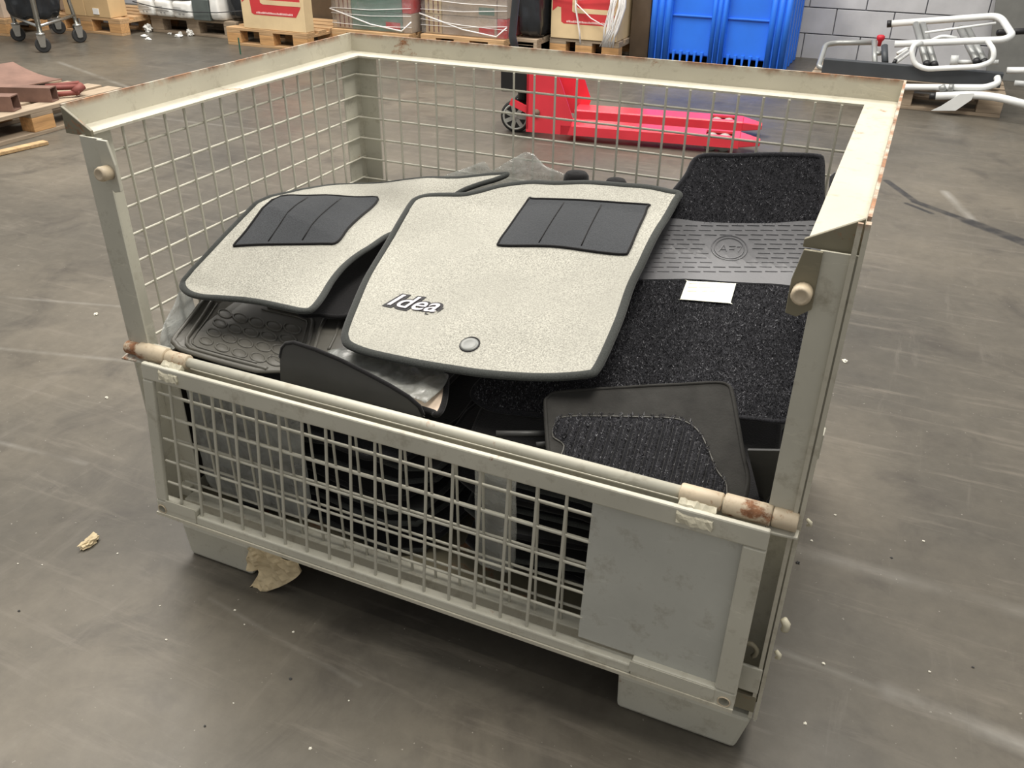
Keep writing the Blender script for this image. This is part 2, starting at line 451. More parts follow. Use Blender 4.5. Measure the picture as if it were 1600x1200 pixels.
b = MB(); b.box(3.4, 8, WY, WY + 0.02, 0, rows * 0.2 - 0.01); o = obj('side_wall_face', b, 'block_paint', wall)
# ------------------------------------------------------------------ the mesh crate
W_, D_ = 1.163, 0.820
crate = thing('mesh_crate', 'large cream painted steel mesh crate filled with car mats', 'crate', (0.6, 0.41, 0.0))
ZL, ZT = 0.904, 0.945
XL, XR, YB, YF = -0.052, W_ + 0.0583, D_ + 0.0547, 0.006
# rim: an angle iron mitred round three sides; profile as (inward edge, fold, lip)
def rim(inner, fold, lip, ends):
    """ends: for each end a function (outward offset 0..1.1 , z) -> point"""
    prof = [(0, ZL), (1, ZL), (1.04, ZT), (1.12, ZT), (1.09, ZL - 0.004), (0, ZL - 0.004)]
    b = MB(); A = [ends[0](o_, z) for o_, z in prof]; B = [ends[1](o_, z) for o_, z in prof]; n = len(prof)
    b.add(A + B, [tuple(range(n)), tuple(range(n, 2 * n))[::-1]] + [(i, (i + 1) % n, (i + 1) % n + n, i + n) for i in range(n)])
    return b
wl, wr, wb = 0.052, 0.0583, 0.0547
fl = lambda o_, z: (-wl * o_, YF, z); bl = lambda o_, z: (-wl * o_, D_ + wb * o_, z)
br = lambda o_, z: (W_ + wr * o_, D_ + wb * o_, z); fr = lambda o_, z: (W_ + wr * o_, YF, z)
for e in ((fl, bl), (bl, br), (br, fr)):
    obj('rim_rail', rim(0, 0, 0, e), 'crate_rim_paint', crate)
for s, x0, wd in ((-1, 0.0, wl), (1, W_, wr)):
    b = MB(); b.prism([(x0 + s * wd * 1.02, YF - 0.004, ZT - 0.002), (x0 + s * wd * 1.05, YF - 0.004, ZL - 0.006), (x0 - s * 0.004, YF - 0.004, ZL - 0.006), (x0 - s * 0.004, YF - 0.004, ZL + 0.004)], (0, 0.006, 0))
    obj('end_gusset', b, 'dark_paint', crate, bevel=0.001)
# corner posts
PT = ZL - 0.004
def angle_post(x, y, sx, sy, ax, ay, z0=0.08):
    b = MB(); t = 0.004
    p = [(x, y), (x + sx * ax, y), (x + sx * ax, y + sy * t), (x + sx * t, y + sy * t), (x + sx * t, y + sy * ay), (x, y + sy * ay)]
    b.prism([(q[0], q[1], z0) for q in p], (0, 0, PT - z0)); return b
def front_post(x, sx):
    b = MB(); t = 0.004; zs = 0.486
    b.box(min(x, x + sx * t), max(x, x + sx * t), -0.007, 0.055, 0.08, PT)
    b.box(min(x + sx * t, x + sx * 0.048), max(x + sx * t, x + sx * 0.048), -0.007, -0.003, zs, PT)
    return b
def post_web(x, sx):
    b = MB(); t = 0.0042; b.box(min(x + sx * t, x + sx * 0.048), max(x + sx * t, x + sx * 0.048), 0.040, 0.046, 0.09, 0.484); return b
for x, sx in ((-0.014, 1), (1.2285, -1)):
    p = obj('corner_post', front_post(x, sx), 'crate_paint', crate); obj('channel_web', post_web(x, sx), 'crate_paint', p)
obj('corner_post', angle_post(-0.020, D_ + 0.03, 1, -1, 0.052, 0.075), 'crate_paint', crate)
obj('corner_post', angle_post(1.215, D_ + 0.03, -1, -1, 0.052, 0.075), 'crate_paint', crate)
# doubled edge strip down the front right post
for xa, xb in ((1.2150, 1.2210), (1.2235, 1.2295)):
    b = MB(); b.box(xa, xb, -0.012, -0.0071 if xa < 1.22 else -0.0001, 0.09, ZT - 0.004); obj('edge_strip', b, 'crate_rim_paint', crate)
b = MB(); b.box(-0.0175, -0.014, -0.004, 0.045, 0.09, PT); obj('edge_strip', b, 'crate_paint', crate)
# latch brackets and studs high on the front posts
for x, s in ((0.028, 1), (1.184, -1)):
    b = MB(); poly = [(x, -0.012, 0.90), (x + s * 0.022, -0.012, 0.90), (x + s * 0.025, -0.012, 0.885), (x + s * 0.030, -0.012, 0.86), (x + s * 0.030, -0.012, 0.815), (x + s * 0.016, -0.012, 0.812), (x, -0.012, 0.825)]
    b.prism(poly, (0, 0.005, 0)); k = obj('latch_bracket', b, 'dark_paint' if s < 0 else 'crate_paint', crate, bevel=0.001)
    b = MB(); b.lathe((x + s * 0.014, -0.012, 0.847), (0, -1, 0.08), [(0, 0.0125), (0.017, 0.0125), (0.022, 0.0105), (0.0225, 0.008), (0.021, 0.006)], 16); obj('latch_stud', b, 'hinge_paint', k, smooth=True)
# base: rails, floor pan, feet
for q in [(0.034, 1.181, -0.005, 0.03, 0.082, 0.152), (-0.014, 1.229, D_ - 0.01, D_ + 0.028, 0.082, 0.152)]:
    b = MB(); b.box(*q); obj('base_rail', b, 'crate_paint', crate, bevel=0.002)
for x in (-0.012, 1.195):
    b = MB(); b.box(x, x + 0.03, 0.03, D_ - 0.01, 0.082, 0.152); obj('base_rail', b, 'crate_paint', crate, bevel=0.002)
b = MB(); b.box(-0.01, 1.225, 0.0, D_, 0.118, 0.124); obj('floor_pan', b, 'dark_paint', crate)
for x0, x1, xa, xb in ((0.022, 0.190, 0.012, 0.196), (0.993, 1.204, 0.990, 1.222)):
    for y0, y1 in ((-0.010, 0.12), (0.70, 0.845)):
        b = MB(); b.hexa([(x0, y0, 0), (x1, y0, 0), (x1, y1, 0), (x0, y1, 0), (xa, y0, 0.084), (xb, y0, 0.084), (xb, y1, 0.084), (xa, y1, 0.084)])
        obj('foot', b, 'crate_paint', crate, bevel=0.008)
# mesh panels: every wire is a piece of its panel
RW = 0.0026
def panel(name): 
    o = bpy.data.objects.new(name, None); C.objects.link(o); o.parent = crate; o.empty_display_size = 0.03; return o
zr = [0.86 - 0.0515 * k for k in range(15)]; zr = [z for z in zr if z > 0.16]
pn = panel('back_panel')
for k in range(23):
    x = 0.062 + 0.0505 * k
    if x < 1.19: wire((x, D_ - 0.003, 0.13), (x, D_ - 0.003, PT), RW, pn)
for z in zr: wire((-0.016, D_ + 0.003, z), (1.21, D_ + 0.003, z), RW, pn)
for nm, x, s in (('side_panel', -0.010, 1), ('side_panel', 1.206, -1)):
    pn = panel(nm)
    for k in range(15):
        y = 0.0285 + 0.0506 * k
        if k == 0: continue
        wire((x + s * 0.003, y, 0.13), (x + s * 0.003, y, PT), RW, pn)
    for z in zr: wire((x - s * 0.003, 0.048, z), (x - s * 0.003, D_ + 0.02, z), RW, pn)
# lower front panel behind the hanging flap
pn = panel('lower_front_panel')
for k in range(23):
    x = 0.075 + 0.05 * k
    if x < 1.17: wire((x, 0.006, 0.15), (x, 0.006, 0.474), RW, pn)
for k in range(6): wire((0.03, 0.012, 0.445 - 0.052 * k), (1.185, 0.012, 0.445 - 0.052 * k), RW, pn)
b = MB(); b.box(0.034, 1.181, 0.0, 0.018, 0.470, 0.482); obj('top_rail', b, 'crate_paint', pn, bevel=0.002)
# hinge line
HZ, HY = 0.504, -0.012
hb = MB(); hb.lathe((0.0, HY, HZ), (1, 0, 0), [(0, 0.0095), (1.205, 0.0095)], 16); hinge = obj('hinge_bar', hb, 'crate_paint', crate, smooth=True)
for x0, x1, r_, mt in ((-0.015, 0.018, 0.0125, 'hinge_paint'), (0.019, 0.083, 0.0165, 'hinge_paint'), (0.085, 0.134, 0.0140, 'hinge_paint'), (1.056, 1.118, 0.0145, 'hinge_paint'), (1.120, 1.188, 0.0160, 'hinge_paint'), (1.189, 1.224, 0.0150, 'hinge_paint')):
    b = MB(); b.lathe((x0, HY, HZ), (1, 0, 0), [(0, r_ * 0.9), (0.002, r_), (x1 - x0 - 0.002, r_), (x1 - x0, r_ * 0.9)], 16); obj('hinge_sleeve', b, mt, hinge, smooth=True)
for x0, x1 in ((-0.018, 0.04), (1.185, 1.228)):
    b = MB(); b.prism([(x0, -0.030, 0.484), (x1, -0.026, 0.484), (x1, 0.0, 0.490), (x0, 0.0, 0.490)], (0, 0, 0.004)); obj('hinge_shelf', b, 'crate_paint', hinge, bevel=0.001)
# the folded-down flap: corners of its front face, top-left, top-right, bottom-right, bottom-left
FTL, FTR, FBR, FBL = Vector((0.045, -0.043, 0.499)), Vector((1.192, -0.043, 0.499)), Vector((1.1916, -0.0575, 0.1433)), Vector((0.018, -0.064, 0.152))
def FP(u, v, d=0.0):
    """u across 0..1, v down 0..1, d depth behind the face (m)"""
    p = FTL.lerp(FTR, u).lerp(FBL.lerp(FBR, u), v); return p + Vector((0, d, 0))
flap = panel('front_flap')
def fbar(name, u0, u1, v0, v1, d0, d1, mat='crate_paint', bev=0.003):
    b = MB(); b.hexa([FP(u0, v1, d0), FP(u1, v1, d0), FP(u1, v1, d1), FP(u0, v1, d1), FP(u0, v0, d0), FP(u1, v0, d0), FP(u1, v0, d1), FP(u0, v0, d1)])
    return obj(name, b, mat, flap, bevel=bev)
fbar('top_rail', 0.0, 1.0, 0.0, 0.098, 0.0, 0.010)
fbar('side_rail', 0.0, 0.022, 0.099, 0.90, 0.0, 0.010)
fbar('side_rail', 0.971, 1.0, 0.099, 0.90, 0.0, 0.012)
rail_l = fbar('bottom_rail', 0.0, 0.085, 0.90, 1.0, 0.0, 0.022); fbar('bottom_rail', 0.0851, 0.8549, 0.935, 1.0, 0.001, 0.021); rail_r = fbar('bottom_rail', 0.855, 1.0, 0.90, 1.0, 0.0, 0.022)
fbar('corner_tab', 0.022, 0.086, 0.885, 0.95, -0.0016, 0.0, bev=0); fbar('corner_tab', 0.853, 0.972, 0.905, 0.965, -0.0016, 0.0, bev=0)
fbar('label_plate', 0.772, 0.972, 0.098, 0.90, 0.012, 0.016, 'plate_paint', bev=0)
fbar('bottom_lip', 0.0, 1.0, 0.985, 1.005, -0.003, 0.0, 'crate_rim_paint', 0)
for k in range(17):
    u = (0.103 + 0.0492 * k - 0.045) / 1.147
    wire(FP(u, 0.09, 0.0085), FP(u, 0.945, 0.0085), RW + 0.0003, flap)
for k in range(5):
    v = 0.19 + 0.148 * k
    wire(FP(0.02, v, 0.0138), FP(0.775, v, 0.0138), RW, flap)
for u, rail_ in ((0.0125, rail_l), (0.9865, rail_r)):
    v = 0.958
    b = MB(); c0 = FP(u, v, -0.0005); b.lathe(c0 + Vector((0, 0.05, 0)), (0, -1, 0), [(0, 0.0085), (0.08, 0.0085)], 18); carve(rail_, b)
    b = MB(); b.tube([c0 + Vector((math.cos(a) * 0.0095, -0.0003, math.sin(a) * 0.0095)) for a in [2 * math.pi * i / 20 for i in range(20)]], 0.0012, 5, True); obj('hole_rim', b, 'hinge_paint', flap, smooth=True)
# weld lumps where the flap hangs on its sleeves
for x0, x1 in ((0.088, 0.131), (1.060, 1.113)):
    b = MB(); rn = random.Random(3); n = 9; vs = []; fs = []
    for i in range(n + 1):
        for j in range(6):
            t = j / 5; y = -0.027 - 0.0215 * t + rn.uniform(-.0012, .0012); z = 0.506 - 0.030 * t + rn.uniform(-.002, .002)
            vs.append((x0 + (x1 - x0) * i / n + rn.uniform(-.0015, .0015), y - 0.006 * math.sin(math.pi * t), z))
    for i in range(n):
        for j in range(5): fs.append((i * 6 + j, i * 6 + j + 1, (i + 1) * 6 + j + 1, (i + 1) * 6 + j))
    k = len(vs); vs2 = [(p[0], p[1] + 0.012, p[2] - 0.006) for p in vs]
    fs2 = [tuple(a + k for a in f[::-1]) for f in fs]
    rimv = [i * 6 for i in range(n + 1)] + [n * 6 + j for j in range(1, 6)] + [i * 6 + 5 for i in range(n - 1, -1, -1)] + [j for j in range(4, 0, -1)]
    fs3 = [(rimv[i], rimv[(i + 1) % len(rimv)], rimv[(i + 1) % len(rimv)] + k, rimv[i] + k) for i in range(len(rimv))]
    b.add(vs + vs2, fs + fs2 + fs3); obj('weld_lump', b, 'weld', flap)
# hook and small plate low on the right post
b = MB(); b.tube([(1.195 + 0.012 * math.cos(a), -0.012, 0.238 + 0.014 * math.sin(a)) for a in [math.pi * (1.2 - 1.5 * i / 10) for i in range(11)]], 0.004, 8); obj('post_hook', b, 'dark_paint', crate, smooth=True)
b = MB(); b.box(1.186, 1.222, -0.014, -0.008, 0.15, 0.205); obj('stop_plate', b, 'crate_paint', crate, bevel=0.002)
b = MB(); b.box(1.190, 1.222, -0.013, -0.0072, 0.105, 0.140); obj('stop_plate', b, 'dark_paint', crate, bevel=0.001)
for z, q in ((0.30, 0.011), (0.235, 0.007), (0.50, 0.005)):
    b = MB(); b.tube([(1.234, 0.0, z + q), (1.240, -0.002, z + q * 0.3), (1.241, -0.002, z - q * 0.6), (1.236, 0, z - q)], [q * .5, q * .6, q * .5, q * .4], 6); obj('drip_lump', b, 'weld', crate, smooth=True)

# ------------------------------------------------------------------ car mats in the crate
def hM(x, y): return 0.500 + 0.27 * y + 0.05 * (x - 0.4) + 0.012 * math.sin(7 * x + 4 * y) + 0.016 * hn(x * 4.5, y * 4.5, 3) + 0.018 * max(0, min(1, (y - 0.6) / 0.12)) * (1 if x > 0.45 else x / 0.45)
LE = [(0.0, 0.56), (0.13, 0.578), (0.157, 0.592), (0.218, 0.613), (0.265, 0.630), (0.322, 0.649), (0.376, 0.666), (0.426, 0.665), (0.529, 0.650), (0.707, 0.613), (0.79, 0.600), (1.2, 0.59)]
def hL(x, y):
    xx = max(x, 0.0); z = LE[-1][1] if y > 1.2 else LE[0][1]
    for (a, za), (c, zc) in zip(LE, LE[1:]):
        if a <= y < c: z = za + (zc - za) * (y - a) / (c - a)
    t = max(0.0, min(1.0, (y - 0.55) / 0.24)); base = 0.572 + 0.02 * y + 0.06 * t * t * (3 - 2 * t) + 0.12 * max(0, xx - 0.1) * t
    w = math.exp(-(xx / 0.22) ** 2)
    return z * w + base * (1 - w) + 0.004 * hn(x * 7, y * 7, 8)
def hT(x, y): return 0.484 + 0.09 * y + 10 * max(0.0, 0.07 - max(x, 0.0)) ** 2 * max(0.0, min(1.0, y / 0.12))
def hB(x, y): return 0.520 + 0.05 * y
def hD(x, y):
    e = max(0.0, y - 0.60); return 0.345 + 0.45 * y + 1.6 * min(e, 0.25) ** 1.35 - 0.02 * max(0, 0.75 - x) + 0.006 * hn(x * 6, y * 6, 5)
def hR(x, y): return 0.432 + 0.56 * y + 0.012 * hn(x * 4, y * 4, 2)

def rest_on(t, parts): pass
mat_main, poly_main = car_mat('car_mat', 'pale grey carpet car mat with Idea lettering and a dark heel pad', [(640, 326), (652, 314), (672, 309), (720, 308), (745, 304), (785, 294), (828, 289), (880, 290), (960, 292), (1010, 296), (1045, 303), (1060, 307), (1052, 322), (1028, 362), (1004, 410), (984, 452), (966, 505), (946, 552), (930, 582), (918, 588), (870, 592), (830, 592), (770, 588), (710, 580), (640, 568), (580, 555), (548, 543), (540, 532), (541, 518), (556, 478), (578, 430), (608, 380)], hM, 0.007, 'pale_carpet', bind=0.0085, step=0.012)
def pad(t, P, h, lift, thick, seams, mat='pad_fabric', nm='heel_pad'):
    poly = outline(P, h, 4); f = lambda x, y: (x, y, h(x, y) + lift)
    o = obj(nm, sheet(poly, f, (0, 0, 1), thick, 0.012), mat, t)
    b = MB(); b.tube([Vector(f(*p)) + Vector((0, 0, thick * .8)) for p in poly], 0.0028, 6, True); obj('pad_edge', b, 'black_felt', o, smooth=True)
    for a, c in seams:
        A = at_h(*a, h); B = at_h(*c, h); b = MB(); b.tube([Vector(f(*A.lerp(B, i / 8)[:2])) + Vector((0, 0, thick)) for i in range(9)], 0.0016, 5); obj('pad_seam', b, 'black_felt', o, smooth=True)
    return o
pad(mat_main, [(824, 320), (836, 317), (900, 319), (1004, 326), (1010, 332), (996, 365), (982, 398), (972, 404), (930, 400), (860, 391), (786, 390), (780, 384), (795, 362)], hM, 0.0065, 0.003, [((881, 323), (842, 386)), ((939, 327), (908, 391))])
# press button
c0 = at_h(734, 544, hM); b = MB(); b.lathe((c0.x, c0.y, hM(c0.x, c0.y) + 0.006), (0, -0.27, 1), [(0, 0.0175), (0.0025, 0.0175), (0.004, 0.015), (0.0035, 0.010), (0.003, 0.0)], 24)
obj('press_button', b, 'button_grey', mat_main, smooth=True)
b = MB(); b.tube([(c0.x + 0.0178 * math.cos(a), c0.y + 0.0178 * math.sin(a), hM(c0.x + 0.0178 * math.cos(a), c0.y + 0.0178 * math.sin(a)) + 0.0078) for a in [2 * math.pi * i / 24 for i in range(24)]], 0.0013, 5, True); obj('button_ring', b, 'logo_black', mat_main, smooth=True)
# lettering
def text_mesh(body, offset, shear=0.35, size=1.0):
    cu = bpy.data.curves.new('lettering', 'FONT'); cu.body = body; cu.size = size; cu.shear = shear; cu.offset = offset; cu.space_character = 1.02
    cu.fill_mode = 'FRONT'; o = bpy.data.objects.new('lettering', cu); C.objects.link(o)
    bpy.context.view_layer.update(); me = bpy.data.meshes.new_from_object(o.evaluated_get(bpy.context.evaluated_depsgraph_get()))
    vs = [v.co.copy() for v in me.vertices]; fs = [tuple(p.vertices) for p in me.polygons]
    bpy.data.objects.remove(o); bpy.data.curves.remove(cu); bpy.data.meshes.remove(me); return vs, fs
P0 = at_h(600, 481, hM); P1 = at_h(683, 495, hM); P2 = at_h(610, 462, hM)
ux = (P1 - P0); vx = (P2 - P0); vx = vx - ux * (vx.dot(ux) / ux.dot(ux))
for off_, mt, lift, nm in ((0.11, 'logo_black', 0.0095, 'letter_outline'), (0.008, 'logo_white', 0.0115, 'lettering')):
    vs, fs = text_mesh('Idea', off_)
    if off_ > 0.05: wmax = 1.72
    b = MB(); out = []
    for p in vs:
        q = P0 + ux * (0.03 + p.x / wmax * 0.93) + vx * (p.y / 0.74); out.append((q.x, q.y, hM(q.x, q.y) + lift - 0.0015))
    b.add(out, fs); k = len(out); b.add([(p[0], p[1], p[2] - 0.0012) for p in out], [tuple(f[::-1]) for f in fs]); obj(nm, b, mt, mat_main)

mat_left, _ = car_mat('car_mat', 'pale grey carpet car mat with a dark heel pad beside the left mesh side', [(287, 446), (300, 428), (330, 396), (352, 372), (378, 345), (402, 320), (425, 311), (470, 301), (540, 292), (620, 287), (700, 282), (770, 276), (792, 275), (775, 283), (745, 292), (715, 305), (690, 330), (660, 352), (612, 368), (580, 388), (545, 412), (520, 440), (503, 468), (490, 484), (476, 489), (440, 482), (400, 474), (350, 469), (312, 466), (292, 458)], hL, 0.007, 'pale_carpet', bind=0.0075, step=0.012)
pad(mat_left, [(440, 313), (480, 312), (540, 313), (590, 314), (575, 335), (545, 362), (528, 384), (505, 387), (440, 388), (375, 390), (368, 388), (385, 368)], hL, 0.0065, 0.003, [((482, 315), (420, 384)), ((534, 317), (473, 382))])

# big black carpet mat with rubber heel strip
mat_dark, poly_d = car_mat('car_mat', 'black speckled carpet mat with a grey rubber heel strip and paper sticker', [(1092, 250), (1150, 248), (1235, 247), (1274, 249), (1283, 257), (1283, 300), (1284, 350), (1282, 400), (1272, 460), (1258, 540), (1242, 620), (1231, 655), (1215, 662), (1150, 655), (1050, 652), (960, 654), (880, 654), (820, 650), (770, 643), (746, 630), (740, 618), (752, 600), (800, 560), (900, 470), (980, 390), (1040, 320), (1072, 280)], hD, 0.009, 'dark_carpet_base', 'dark_carpet_base', 0.0045, step=0.014)
def pile(t, poly, h, lift, n, ln, skip=None, seed=1, nm='carpet_pile', keep=None):
    rn = random.Random(seed); xs = [p[0] for p in poly]; ys = [p[1] for p in poly]; b = MB(); k = 0; vs = []; fs = []
    while k < n:
        x = rn.uniform(min(xs), max(xs)); y = rn.uniform(min(ys), max(ys))
        if not inside(x, y, poly) or (skip and inside(x, y, skip)) or (keep and not keep(x, y)): k += 0.2; continue
        z = h(x, y) + lift; a = rn.uniform(0, 6.283); r_ = rn.uniform(.0005, .0010); l = ln * rn.uniform(.5, 1.2)
        dx, dy = math.cos(a) * r_, math.sin(a) * r_; ex, ey = rn.gauss(0, ln * .6), rn.gauss(0, ln * .6); i = len(vs)
        vs += [(x - dx, y - dy, z), (x + dx, y + dy, z), (x + ex, y + ey, z + l)]; fs.append((i, i + 1, i + 2)); k += 1
    b.v = [Vector(v) for v in vs]; b.f = fs
    o = obj(nm, b, 'pile_fibre', t); o['kind'] = 'stuff'; return o
heel = [(1030, 354), (1100, 356), (1200, 358), (1284, 357), (1282, 400), (1274, 455), (1200, 452), (1100, 446), (985, 442), (1005, 400)]
hp = outline(heel, hD, 4)
pile(mat_dark, poly_d, hD, 0.0085, 85000, 0.0042, hp)
ho = obj('heel_strip', sheet(hp, lambda x, y: (x, y, hD(x, y) + 0.008), (0, 0, 1), 0.0045, 0.014), 'heel_rubber', mat_dark)
# raised tread dashes and the oval emblem on the strip
rn = random.Random(4); b = MB()
for r_ in range(11):
    py = 361 + r_ * 7.2
    for c_ in range(11):
        px = 1022 - r_ * 3.2 + c_ * 24 + (12 if r_ // 2 % 2 else 0)
        if px > 1262 - r_ * 1.0 or (abs(px + 9 - 1138) < 34 and abs(py - 398) < 22): continue
        A = at_h(px, py, hD); B = at_h(px + 19, py + 0.6, hD)
        if not (inside(A.x, A.y, hp) and inside(B.x, B.y, hp)): continue
        for P in (A, B): P.z = hD(P.x, P.y) + 0.0128
        b.bar(A, B, 0.0026, 0.0008)
obj('tread_bars', b, 'heel_rubber', ho)['kind'] = 'stuff'
c0 = at_h(1138, 398, hD)
b = MB()
for rr in (1.0, 0.82): b.tube([(c0.x + 0.035 * rr * math.cos(a), c0.y + 0.019 * rr * math.sin(a), hD(c0.x + 0.035 * rr * math.cos(a), c0.y + 0.019 * rr * math.sin(a)) + 0.0128) for a in [2 * math.pi * i / 32 for i in range(32)]], 0.0014, 5, True)
for seg_ in (((1122, 402), (1130, 391)), ((1130, 391), (1134, 402)), ((1124, 399), (1133, 399)), ((1138, 394), (1148, 394)), ((1138, 399), (1146, 399)), ((1150, 395), (1157, 395)), ((1157, 395), (1152, 403))):
    A, B = at_h(*seg_[0], hD), at_h(*seg_[1], hD)
    for P in (A, B): P.z = hD(P.x, P.y) + 0.0128
    b.bar(A, B, 0.002, 0.0016)
obj('oval_emblem', b, 'heel_rubber', ho)
st = outline([(1072, 449), (1074, 449), (1146, 453), (1148, 453), (1148, 455), (1140, 483), (1138, 484), (1064, 478), (1062, 478), (1062, 476)], hD, 2)
so = obj('sticker', sheet(st, lambda x, y: (x, y, hD(x, y) + 0.0135), (0, 0, 1), 0.0006, 0.02), 'sticker_paper', mat_dark)
so['label'] = 'white paper sticker'
b = MB()
for y0, spans in ((453, ((1075, 1089), (1091, 1103))), (459, ((1074, 1087), (1091, 1112), (1118, 1126))), (465, ((1073, 1086), (1096, 1103), (1107, 1115)))):
    for a, c_ in spans:
        x = a
        while x < c_:
            A = at_h(x, y0, hD); B = at_h(x + 1.7, y0 + 0.08, hD)
            for P in (A, B): P.z = hD(P.x, P.y) + 0.0144
            b.bar(A, B, 0.0022, 0.0003); x += 2.4
obj('faint_print', b, 'print_grey', so)

# ribbed rubber mat leaning at the front right
PR = [(852, 640), (856, 626), (872, 618), (935, 613), (1000, 609), (1060, 606), (1118, 603), (1138, 608), (1144, 622), (1152, 665), (1160, 712), (1168, 760), ('w', 1.135, 0.030), ('w', 1.10, 0.022), ('w', 1.0, 0.022), ('w', 0.90, 0.022), ('w', 0.845, 0.024), ('w', 0.828, 0.04)]
mat_rib, _ = car_mat('car_mat', 'black rubber mat with a ribbed carpet inset leaning behind the hinge bar', PR, hR, 0.009, 'rib_rubber', 'rib_rubber', 0.0035)
PI_ = [(864, 690), (866, 672), (878, 660), (920, 658), (980, 659), (1045, 661), (1072, 668), (1092, 684), (1106, 712), (1118, 742), (1134, 768), ('w', 1.105, 0.030), ('w', 1.0, 0.026), ('w', 0.90, 0.026), ('w', 0.852, 0.030), ('w', 0.846, 0.06)]
pi = outline(PI_, hR, 4)
io = obj('carpet_inset', sheet(pi, lambda x, y: (x, y, hR(x, y) + 0.008), (0, 0, 1), 0.002, 0.012), 'dark_carpet_base', mat_rib)
b = MB(); b.tube([(p[0], p[1], hR(*p) + 0.0098) for p in pi], 0.0016, 5, True); obj('inset_edge', b, 'grey_rubber_dark', mat_rib, smooth=True)
ribs = []
xs = [p[0] for p in pi]
k = 0; x = min(xs) + 0.008
while x < max(xs):
    pts = []
    for i in range(40):
        y = 0.025 + i * 0.006; xx = x - (y - 0.03) * 0.06
        if inside(xx, y, pi) and edge_dist(xx, y, pi) > 0.0075: pts.append((xx, y, hR(xx, y) + 0.0105))
    if len(pts) > 2:
        b = MB(); b.tube(pts, 0.0058, 8); obj('rib', b, 'dark_carpet_base', io, smooth=True)
    x += 0.0165
pile(mat_rib, pi, lambda x, y: hR(x, y) + 0.0045, 0.0105, 12000, 0.0035, None, 9, keep=lambda x, y: abs(math.sin(math.pi * ((x + (y - 0.03) * 0.06 - min(xs) - 0.008) / 0.0165 + 0.5))) > 0.62)
# rubber tray mat with oval studs
tray, _ = car_mat('car_mat', 'grey moulded rubber tray mat with rows of oval studs', [(273, 530), (276, 540), (286, 548), (330, 562), (390, 578), (408, 581), ('w', 0.288, 0.052), ('w', 0.325, 0.066), ('w', 0.37, 0.078), ('w', 0.43, 0.10), (560, 545), (590, 520), (585, 485), (520, 470), (420, 462), (345, 462), (320, 470), (300, 495)], hT, 0.005, 'grey_rubber', 'grey_rubber', 0.006)
def ridge(t, P, h, r_, mat, closed=False, nm='raised_lip', lift=0.006):
    Q = [at_h(*p, h) for p in P]
    b = MB(); pp = []
    for i in range(len(Q) - 1):
        for k in range(4):
            p = Q[i].lerp(Q[i + 1], k / 4); pp.append((p.x, p.y, h(p.x, p.y) + lift))
    pp.append((Q[-1].x, Q[-1].y, h(Q[-1].x, Q[-1].y) + lift))
    b.tube(pp, r_, 8); return obj(nm, b, mat, t, smooth=True)
ridge(tray, [(333, 472), (318, 497), (300, 523), (293, 533), (293, 542), (300, 549), (350, 563), (400, 576), (418, 581)], hT, 0.0042, 'grey_rubber')
ridge(tray, [(340, 478), (326, 500), (308, 524), (301, 535), (302, 541), (310, 546), (352, 558), (402, 571)], hT, 0.002, 'grey_rubber', lift=0.0055)
ridge(tray, [(420, 483), (470, 494), (488, 501), (490, 508), (484, 535), (478, 555)], hT, 0.0042, 'grey_rubber')
ridge(tray, [(410, 487), (466, 499), (480, 505), (481, 511), (474, 535), (468, 553)], hT, 0.002, 'grey_rubber', lift=0.0055)
ridge(tray, [(548, 493), (520, 498), (508, 503), (500, 520), (493, 545), (489, 558)], hT, 0.0042, 'grey_rubber')
ridge(tray, [(532, 506), (524, 530), (514, 550)], hT, 0.003, 'grey_rubber', lift=0.0055)
ov = [(770, 297), (865, 323), (968, 350), (1075, 372), (1190, 388), (738, 357), (833, 390), (930, 413), (1042, 437), (1163, 455), (700, 415), (797, 452), (897, 480), (1010, 503), (1112, 522), (652, 467), (752, 508), (860, 542), (977, 570), (1080, 592)]
for zx, zy in ov:
    px, py = 160 + zx / 4, 420 + zy / 4; s = 0.85 + 0.3 * (px - 320) / 140
    ring = []
    for i in range(20):
        a = 2 * math.pi * i / 20; p = at_h(px + s * (11.5 * math.cos(a)), py + s * (6.6 * math.sin(a) + 2.6 * math.cos(a) * 0.9), hT); ring.append((p.x, p.y, hT(p.x, p.y) + 0.0052))
    b = MB(); b.tube(ring, 0.0024, 6, True); o = obj('oval_stud', b, 'grey_rubber', tray, smooth=True)
    cc = Vector((sum(p[0] for p in ring) / 20, sum(p[1] for p in ring) / 20, sum(p[2] for p in ring) / 20))
    b = MB(); inn = [cc.lerp(Vector(p), 0.82) for p in ring]; b.add([p + Vector((0, 0, 0.0006)) for p in inn] + [cc + Vector((0, 0, 0.0032))], [(i, (i + 1) % 20, 20) for i in range(20)]); obj('stud_top', b, 'grey_rubber', o, smooth=True)
# black felt mats between and under
car_mat('car_mat', 'black felt car mat wedged between the two pale grey mats', [(470, 492), (500, 495), (548, 494), (600, 450), (640, 400), (650, 360), (600, 365), (540, 405), (505, 455)], hB, 0.006, 'black_felt', 'black_felt', 0.005)
